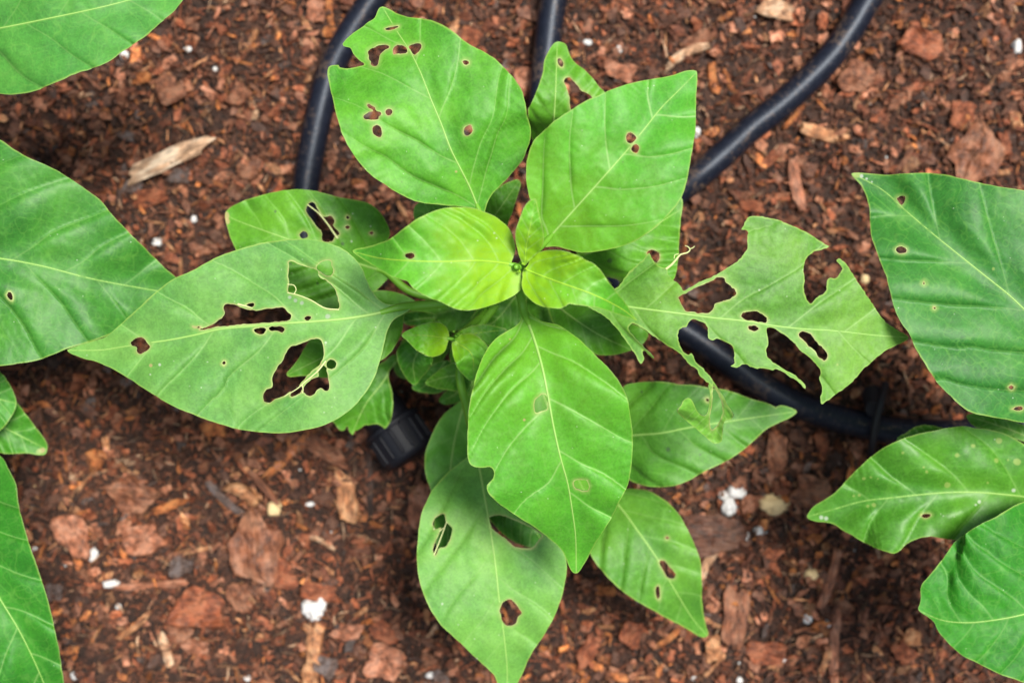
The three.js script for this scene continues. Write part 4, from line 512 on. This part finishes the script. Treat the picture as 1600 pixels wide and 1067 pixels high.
  leaf(plant, { hs: [0.058, 0.066, 0.064], fold: 0.06, col: [0.080, 0.312, 0.016], vein: 0.25, dust: 0.3, mid: [[726, 625], [708, 700], [700, 790], [700, 884]], pet: [[735, 560, 0.055], node(0.045)],
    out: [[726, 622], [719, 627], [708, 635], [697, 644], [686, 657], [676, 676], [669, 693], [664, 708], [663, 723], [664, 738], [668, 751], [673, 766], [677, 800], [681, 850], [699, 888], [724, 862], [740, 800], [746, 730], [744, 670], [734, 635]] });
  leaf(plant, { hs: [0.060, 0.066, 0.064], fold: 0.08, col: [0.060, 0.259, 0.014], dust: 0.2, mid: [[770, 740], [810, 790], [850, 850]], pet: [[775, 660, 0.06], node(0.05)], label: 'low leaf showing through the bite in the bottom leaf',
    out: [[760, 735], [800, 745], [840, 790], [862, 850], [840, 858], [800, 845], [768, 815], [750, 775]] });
}
{ // leaves low round the stem and the side shoot
  const o = T(500, 560, 5.335), p = T(580, 440, 4.104);
  leaf(plant, { hs: [0.062, 0.066, 0.058], fold: 0.12, col: [0.076, 0.294, 0.010], vein: 0.3, cell: 2.5, dust: 0.2, ragged: 1, mid: o([[650, -10], [520, 200], [380, 380], [260, 640]]), pet: [[660, 520, 0.06], [730, 480, 0.055], node(0.05)], label: 'low leaf with its end eaten off above the end cap',
    out: o([[655, -20], [640, 30], [620, 55], [580, 100], [572, 150], [580, 200], [600, 280], [608, 370], [605, 440], [590, 510], [565, 560], [540, 592, 1], [515, 565], [480, 548], [440, 550], [400, 560], [372, 555], [350, 575], [310, 600], [285, 605], [276, 645, 1], [245, 610], [225, 560], [210, 590], [180, 603], [150, 585], [120, 545], [60, 480], [100, 350], [250, 200], [400, 100], [520, 30], [610, -30]]) });
  leaf(plant, { hs: [0.092, 0.100, 0.100, 0.096], fold: 0.05, col: LOW, vein: 0.3, dust: 0.2, cell: 3, mid: [[645, 476], [590, 510], [530, 545], [448, 586]], pet: [[700, 472, 0.088], node(0.08)],
    out: [[648, 470], [638, 482], [631, 493], [629, 515], [618, 539], [606, 555], [595, 563], [560, 580], [512, 590], [476, 587], [452, 589], [447, 584], [457, 572], [467, 558], [476, 542], [505, 505], [545, 470], [585, 454], [620, 457]] });
  const S = { vein: 0.3, dust: 0.25, cell: 2.5, rib: 0.0004 };
  leaf(plant, { ...S, hs: [0.110, 0.118, 0.116], fold: 0.15, young: 0.9, col: [0.121, 0.424, 0.013], pucker: 0.0009, mid: p([[500, 365], [350, 345], [197, 345]]), pet: [[722, 532, 0.108]], petR: 0.0007, label: 'small bright leaf of the side shoot',
    out: p([[193, 345], [225, 315], [280, 290], [340, 270], [400, 258], [450, 265], [485, 295], [502, 350], [490, 395], [475, 440], [440, 470], [390, 482], [340, 470], [290, 440], [260, 410], [230, 380]]) });
  leaf(plant, { ...S, hs: [0.110, 0.114, 0.108], fold: 0.15, young: 0.75, col: [0.096, 0.382, 0.016], mid: p([[535, 385], [640, 460], [660, 620]]), out: p([[520, 380], [560, 345], [640, 330], [740, 400], [765, 480], [710, 570], [645, 637], [600, 610], [550, 550], [525, 480], [515, 420]]) });
  leaf(plant, { ...S, hs: [0.108, 0.108, 0.104], fold: 0.12, young: 0.6, col: [0.085, 0.338, 0.016], mid: p([[530, 370], [680, 330], [860, 310]]), out: p([[520, 365], [560, 320], [640, 285], [720, 275], [800, 285], [870, 305], [850, 345], [780, 400], [700, 420], [600, 405]]) });
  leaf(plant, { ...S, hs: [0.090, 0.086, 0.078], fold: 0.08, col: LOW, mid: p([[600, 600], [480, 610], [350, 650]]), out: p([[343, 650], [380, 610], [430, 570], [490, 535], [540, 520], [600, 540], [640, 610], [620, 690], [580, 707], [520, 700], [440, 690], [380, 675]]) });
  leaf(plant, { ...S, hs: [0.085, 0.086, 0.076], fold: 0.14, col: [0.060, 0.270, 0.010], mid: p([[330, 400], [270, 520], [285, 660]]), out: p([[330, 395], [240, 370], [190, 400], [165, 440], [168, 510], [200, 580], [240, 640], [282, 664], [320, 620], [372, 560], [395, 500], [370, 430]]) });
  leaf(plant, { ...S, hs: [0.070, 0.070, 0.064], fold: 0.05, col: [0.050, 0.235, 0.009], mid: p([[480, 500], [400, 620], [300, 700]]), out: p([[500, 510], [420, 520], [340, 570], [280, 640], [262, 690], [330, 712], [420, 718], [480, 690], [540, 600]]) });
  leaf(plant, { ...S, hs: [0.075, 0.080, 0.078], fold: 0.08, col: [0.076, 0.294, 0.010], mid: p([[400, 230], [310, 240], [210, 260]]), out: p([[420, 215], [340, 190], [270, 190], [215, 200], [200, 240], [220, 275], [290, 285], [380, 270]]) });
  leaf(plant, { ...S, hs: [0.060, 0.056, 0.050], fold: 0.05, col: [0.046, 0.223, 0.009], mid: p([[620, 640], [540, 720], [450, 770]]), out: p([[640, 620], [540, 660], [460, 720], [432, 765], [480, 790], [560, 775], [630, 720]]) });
  leaf(plant, { ...S, hs: [0.085, 0.098, 0.094], fold: 0.06, col: LOW, mid: [[760, 355], [785, 320], [810, 284]], pet: [[780, 400, 0.085], node(0.08)], out: [[735, 345], [755, 312], [785, 289], [808, 280], [814, 287], [807, 312], [797, 340], [785, 362], [755, 366]] });
  leaf(plant, { ...S, hs: [0.078, 0.086, 0.084], fold: 0.05, col: LOW, mid: [[735, 370], [690, 345], [652, 328]], pet: [[770, 400, 0.078], node(0.072)], out: [[742, 372], [735, 330], [700, 312], [665, 312], [648, 322], [648, 345], [670, 362], [710, 374]] });
  leaf(plant, { ...S, hs: [0.052, 0.056, 0.050], fold: 0.08, col: LOW, mid: [[770, 480], [745, 550], [735, 640]], out: [[775, 478], [795, 520], [800, 570], [785, 625], [745, 648], [722, 625], [705, 580], [706, 530], [735, 490]] });
  leaf(plant, { ...S, hs: [0.056, 0.060, 0.056], fold: 0.08, col: LOW, mid: [[790, 470], [720, 482], [645, 500]], out: [[795, 462], [750, 455], [690, 460], [650, 478], [640, 503], [680, 518], [740, 512], [785, 492]] });
  leaf(plant, { ...S, hs: [0.060, 0.064, 0.060], fold: 0.08, col: LOW, mid: [[815, 455], [860, 480], [905, 520]], out: [[812, 448], [850, 450], [890, 475], [912, 520], [880, 530], [840, 510], [815, 480]] });
  leaf(plant, { ...S, hs: [0.048, 0.050, 0.046], fold: 0.1, col: [0.09, 0.30, 0.01], mid: [[700, 500], [665, 540], [630, 585]], out: [[705, 495], [665, 500], [630, 530], [615, 575], [630, 592], [665, 585], [700, 550]] });
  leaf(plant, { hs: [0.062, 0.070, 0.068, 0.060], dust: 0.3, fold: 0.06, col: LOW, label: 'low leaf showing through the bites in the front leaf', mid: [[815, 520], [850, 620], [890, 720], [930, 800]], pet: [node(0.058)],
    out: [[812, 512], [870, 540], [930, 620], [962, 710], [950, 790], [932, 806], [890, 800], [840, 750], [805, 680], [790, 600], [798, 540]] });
  const sh = [node(0.062), [745, 500, 0.088], [712, 525, 0.112]].map(([x, y, h]) => at(x, y, h)); mesh('side_shoot', tubeGeo(crPoints(sh, 16), (t) => mix(0.002, 0.0008, t), 9), petioleM, plant);
  const budT = [[716, 522], [709, 518], [712, 530]]; budT.forEach(([x, y], i) => { const b = mesh('bud', lumpGeo(70 + i, 1, 0.15), petioleM, plant); b.position.copy(at(x, y, 0.113)); b.scale.set(0.0012, 0.0018, 0.0010); });
  for (const [x, y, h, r] of [[817, 412, 0.166, 0.5], [822, 420, 0.164, 1.4], [812, 424, 0.163, 2.6]]) { const b = mesh('bud', lumpGeo(80 + Math.round(x), 1, 0.2), ribYoung, plant); b.position.copy(at(x, y, h)); b.scale.set(0.0010, 0.0022, 0.0009); b.rotation.y = r; }
}

// --- the plant beyond the left edge
const left = thing('pepper_plant', 'pepper plant with broad dark leaves reaching in beside the brown tipped leaf', 'plant', 'pepper plants');
{
  const sx = (y) => at(-330, 430, y); mesh('stem', tubeGeo(Array.from({ length: 12 }, (_, i) => { const y = i / 11 * 0.12; return new THREE.Vector3(-0.31 + 0.004 * Math.sin(i), y, -0.02); }), (t) => mix(0.0034, 0.002, t), 12), petioleM, left);
  const nd = (y) => [-0.31 / (CAM_H - y) * FPX + 800, -0.02 / (CAM_H - y) * FPX + 533.5, y];
  const a = T(0, 0, 2.965);
  leaf(left, { hs: [0.105, 0.130, 0.135, 0.125], fold: 0.10, col: [0.055, 0.253, 0.029], c1: 0.8, pucker: 0.0011, vein: 0.35, dust: 0.4, rough: 0.5, mid: a([[-430, 210], [-200, 165], [0, 130], [200, 90], [500, 25], [700, -30], [900, -85]]), pet: [[-250, 200, 0.10], nd(0.08)],
    out: a([[905, -88], [880, -50], [845, 0], [800, 55], [740, 105], [680, 160], [610, 210], [560, 240], [500, 285], [430, 315], [360, 335], [280, 370], [200, 405], [130, 428], [60, 437], [0, 435], [-150, 420], [-330, 340], [-435, 215], [-400, 60], [-250, -150], [100, -300], [450, -280], [750, -170]]) });
  leaf(left, { hs: [0.100, 0.118, 0.114, 0.098], fold: 0.08, bank: 0.0, col: [0.044, 0.212, 0.018], pucker: 0.0019, c1: 1.1, c2: 0.6, dust: 0.6, cell: 3.5, rough: 0.42, mid: [[-225, 395], [-100, 396], [0, 404], [64, 415.5], [142.5, 435.5], [242, 454], [296, 463]], uk: [[0.03, 0.22, 0.46, 0.62, 0.80], [0.03, 0.30, 0.50, 0.72]], vein: 0.35, pet: [nd(0.085)], wave: 0.002, wf: 17,
    out: [[0, 219], [20, 233], [47, 248], [78, 261], [105, 277], [135, 297], [155, 312], [175, 336], [197, 359], [221, 383], [242, 404], [260, 422], [274, 433], [290, 450], [298, 463], [270, 475], [230, 495], [190, 515], [160, 527], [132, 536.6], [103, 545], [82, 554], [57, 562.6], [28.5, 568], [0, 571.5], [-60, 575], [-140, 550], [-200, 480], [-228, 395], [-190, 290], [-100, 225], [-50, 210]], holes: [T(0, 340, 2.8075)([[28, 340], [38, 325], [52, 345], [50, 365], [35, 355]])] });
  leaf(left, { hs: [0.060, 0.070, 0.066], fold: 0.10, col: [0.055, 0.247, 0.011], cell: 3, dust: 0.2, mid: [[-90, 620], [-20, 655], [68, 700]], pet: [nd(0.05)], spots: [[66, 704, 5, 'b'], [60, 706, 4, 'y']], label: 'small low leaf with a bleached tip',
    out: [[-20, 585], [0, 600], [12, 612], [25, 628], [40, 648], [55, 668], [66, 683], [73, 696], [70, 709], [60, 711], [40, 708], [20, 709], [0, 708], [-40, 700], [-80, 660], [-92, 618], [-60, 590]] });
  leaf(left, { hs: [0.070, 0.082, 0.082], fold: 0.06, col: [0.055, 0.253, 0.018], cell: 2.5, dust: 0.2, mid: [[-100, 600], [-40, 615], [24, 630]], pet: [nd(0.06)],
    out: [[0, 582], [12, 597], [21, 615], [25, 631], [17, 650], [0, 672], [-35, 682], [-80, 650], [-102, 600], [-70, 575], [-30, 568]] });
  leaf(left, { hs: [0.080, 0.100, 0.100, 0.085], fold: 0.18, col: DEEP, pucker: 0.0016, c1: 0.8, dust: 1.5, rough: 0.45, mid: [[-110, 740], [-60, 830], [0, 937], [29, 985], [65, 1061], [96, 1150]], pet: [[-200, 640, 0.075], nd(0.06)],
    out: [[-60, 700], [-30, 700], [0, 712.6], [12.7, 734], [23.6, 756], [27, 785], [36, 821], [47, 858], [60, 894], [71, 930], [81.6, 970], [90.7, 1013.6], [98, 1064], [102, 1110], [97, 1152], [60, 1135], [0, 1110], [-80, 1050], [-135, 960], [-150, 850], [-130, 770], [-112, 735]] });
}
// --- the plant beyond the right edge
const right = thing('pepper_plant', 'pepper plant with pale spotted leaf and drooping leaf beside the long hose', 'plant', 'pepper plants');
{
  mesh('stem', tubeGeo(Array.from({ length: 12 }, (_, i) => { const y = i / 11 * 0.12; return new THREE.Vector3(0.262 + 0.003 * Math.sin(i), y, 0.036); }), (t) => mix(0.0034, 0.002, t), 12), petioleM, right);
  const nd = (y) => [0.262 / (CAM_H - y) * FPX + 800, 0.036 / (CAM_H - y) * FPX + 533.5, y];
  const x = T(1240, 250, 2.372), y2 = T(1260, 640, 4.447), y3 = T(1200, 640, 2.5);
  leaf(right, { hs: [0.108, 0.126, 0.126, 0.112], fold: 0.10, col: [0.032, 0.188, 0.019], pucker: 0.0017, c1: 1.25, c2: 0.5, dust: 0.8, cell: 3.5, mid: [[1775, 640], [1700, 572], [1600, 482], ...x([[800, 500], [700, 420], [600, 340], [520, 275], [420, 190], [330, 110], [218, 50]])], uk: [[0.03, 0.20, 0.40, 0.60, 0.80], [0.03, 0.24, 0.46, 0.70]], vein: 0.35, pet: [nd(0.10)],
    out: [...x([[214, 50], [240, 46], [290, 50], [350, 55], [430, 48], [500, 48], [570, 55], [640, 72], [720, 90], [790, 103], [854, 112]]), [1650, 308], [1720, 350], [1785, 430], [1805, 530], [1790, 620], [1778, 644], [1740, 655], [1680, 662], [1640, 662], ...x([[854, 973], [780, 960], [720, 950], [660, 935], [620, 910], [580, 870], [540, 830], [510, 790], [480, 740], [450, 690], [430, 640], [405, 610], [380, 560], [360, 490], [345, 430], [325, 380], [305, 330], [290, 280], [285, 230], [283, 180], [270, 130], [250, 90], [230, 70]])],
    holes: [[[385, 140], [400, 132], [417, 135], [412, 155], [403, 170], [390, 155]], [[380, 330], [395, 320], [415, 325], [422, 337], [405, 346], [388, 342]], [[478, 456], [485, 450], [491, 456], [485, 462]], [[517, 547], [523, 541], [530, 548], [523, 554]], [[798, 843], [808, 834], [820, 842], [810, 852]], [[808, 922], [830, 915], [854, 916], [850, 927], [825, 927]]].map(x), spots: [[1347, 275, 2.5, 'w'], [1355, 279, 1.8, 'w'], [1363, 284, 1.4, 'w'], [1553, 420, 2.5, 'y'], [1492, 626, 2.5, 'y'], [1339, 272, 4, 'y']] });
  leaf(right, { hs: [0.080, 0.092, 0.090, 0.078], fold: 0.14, col: [0.062, 0.241, 0.013], young: 0, pucker: 0.0019, c1: 0.7, cell: 3, dust: 0.5, rough: 0.36, wave: 0.0025, vein: 0.45, label: 'pale spotted leaf, glossy and puckered', mid: [[1690, 790], ...y2([[1512, 605], [1400, 592], [1200, 575], [1000, 575], [800, 590], [600, 612], [400, 635], [200, 690], [8, 745]])], pet: [nd(0.06)],
    out: [...y2([[5, 742], [25, 705], [70, 660], [130, 625], [190, 585], [240, 540], [290, 480], [340, 430], [400, 375], [450, 330], [510, 285], [570, 250], [640, 218], [700, 192], [780, 170], [850, 155], [920, 140], [980, 128], [1060, 118], [1120, 118], [1180, 130], [1260, 135], [1340, 155], [1400, 175], [1460, 205], [1512, 240]]), [1640, 715], [1680, 750], [1695, 790], [1660, 830], [1600, 850], ...y2([[1200, 900], [1040, 905], [940, 895], [870, 882], [800, 890], [740, 910], [690, 940], [650, 985], [610, 1000], [550, 985], [480, 960], [400, 920], [330, 880], [260, 840], [200, 800], [150, 785], [80, 780], [30, 765]])],
    holes: [y2([[800, 732], [830, 722], [868, 730], [850, 748], [815, 752]])],
    spots: [...y2([[1345, 215, 6], [1325, 350, 6], [1470, 365, 7], [1165, 250, 3], [1050, 320, 7], [985, 525, 5], [670, 300, 3], [820, 400, 4], [840, 430, 4], [430, 670, 6], [470, 660, 5], [330, 600, 5], [370, 595, 5], [500, 480, 4], [450, 470, 4], [400, 480, 4], [1265, 508, 3], [1405, 350, 2]]).map(([a, b, r], i) => [a, b, [4, 4, 4, 2, 4, 3, 2, 2, 2, 3, 3, 2, 2, 2, 2, 2, 1.5, 1.5][i], 'y']), ...y2([[105, 752], [140, 755], [1443, 562], [1200, 640], [1180, 660]]).map(([a, b]) => [a, b, 3, 'w'])] });
  leaf(right, { hs: [0.100, 0.116, 0.117, 0.110], fold: -0.02, cup: -0.5, col: [0.022, 0.211, 0.003], wave: 0.0005, pucker: 0.0010, c1: 0.7, dust: 0.9, cell: 3.5, rough: 0.5, vein: 0.35, mid: y3([[1320, 700], [1150, 758], [1000, 800], [900, 820], [780, 832], [680, 822], [590, 784]]), pet: [nd(0.075)], label: 'drooping deep green leaf with its tip turned down',
    out: y3([[588, 780], [592, 765], [600, 740], [597, 710], [605, 680], [640, 640], [680, 590], [730, 520], [780, 480], [830, 450], [890, 420], [940, 390], [1000, 360], [1100, 340], [1220, 400], [1310, 560], [1325, 700], [1290, 900], [1180, 1060], [1060, 1085], [1000, 1067], [970, 1055], [900, 1030], [820, 990], [760, 960], [710, 915], [670, 870], [650, 830], [630, 812], [605, 796]]) });
  leaf(right, { hs: [0.070, 0.074, 0.072], fold: 0.05, col: [0.071, 0.294, 0.014], cell: 3, dust: 0.3, mid: [[1500, 710], [1460, 690], [1420, 680]], pet: [[1600, 720, 0.06], nd(0.05)], out: [[1402, 688], [1417, 676], [1431, 667], [1444, 664], [1462, 666], [1480, 672], [1500, 690], [1505, 712], [1470, 715], [1430, 705]] });
  leaf(right, { hs: [0.085, 0.082, 0.078], fold: 0.1, col: [0.076, 0.306, 0.009], cell: 3, dust: 0.2, mid: [[1625, 690], [1570, 668], [1514, 650]], pet: [nd(0.07)], out: [[1511, 649], [1530, 646], [1570, 654], [1600, 664], [1628, 685], [1622, 694], [1580, 684], [1545, 676], [1520, 664]] });
}
renderer.render(scene, camera);
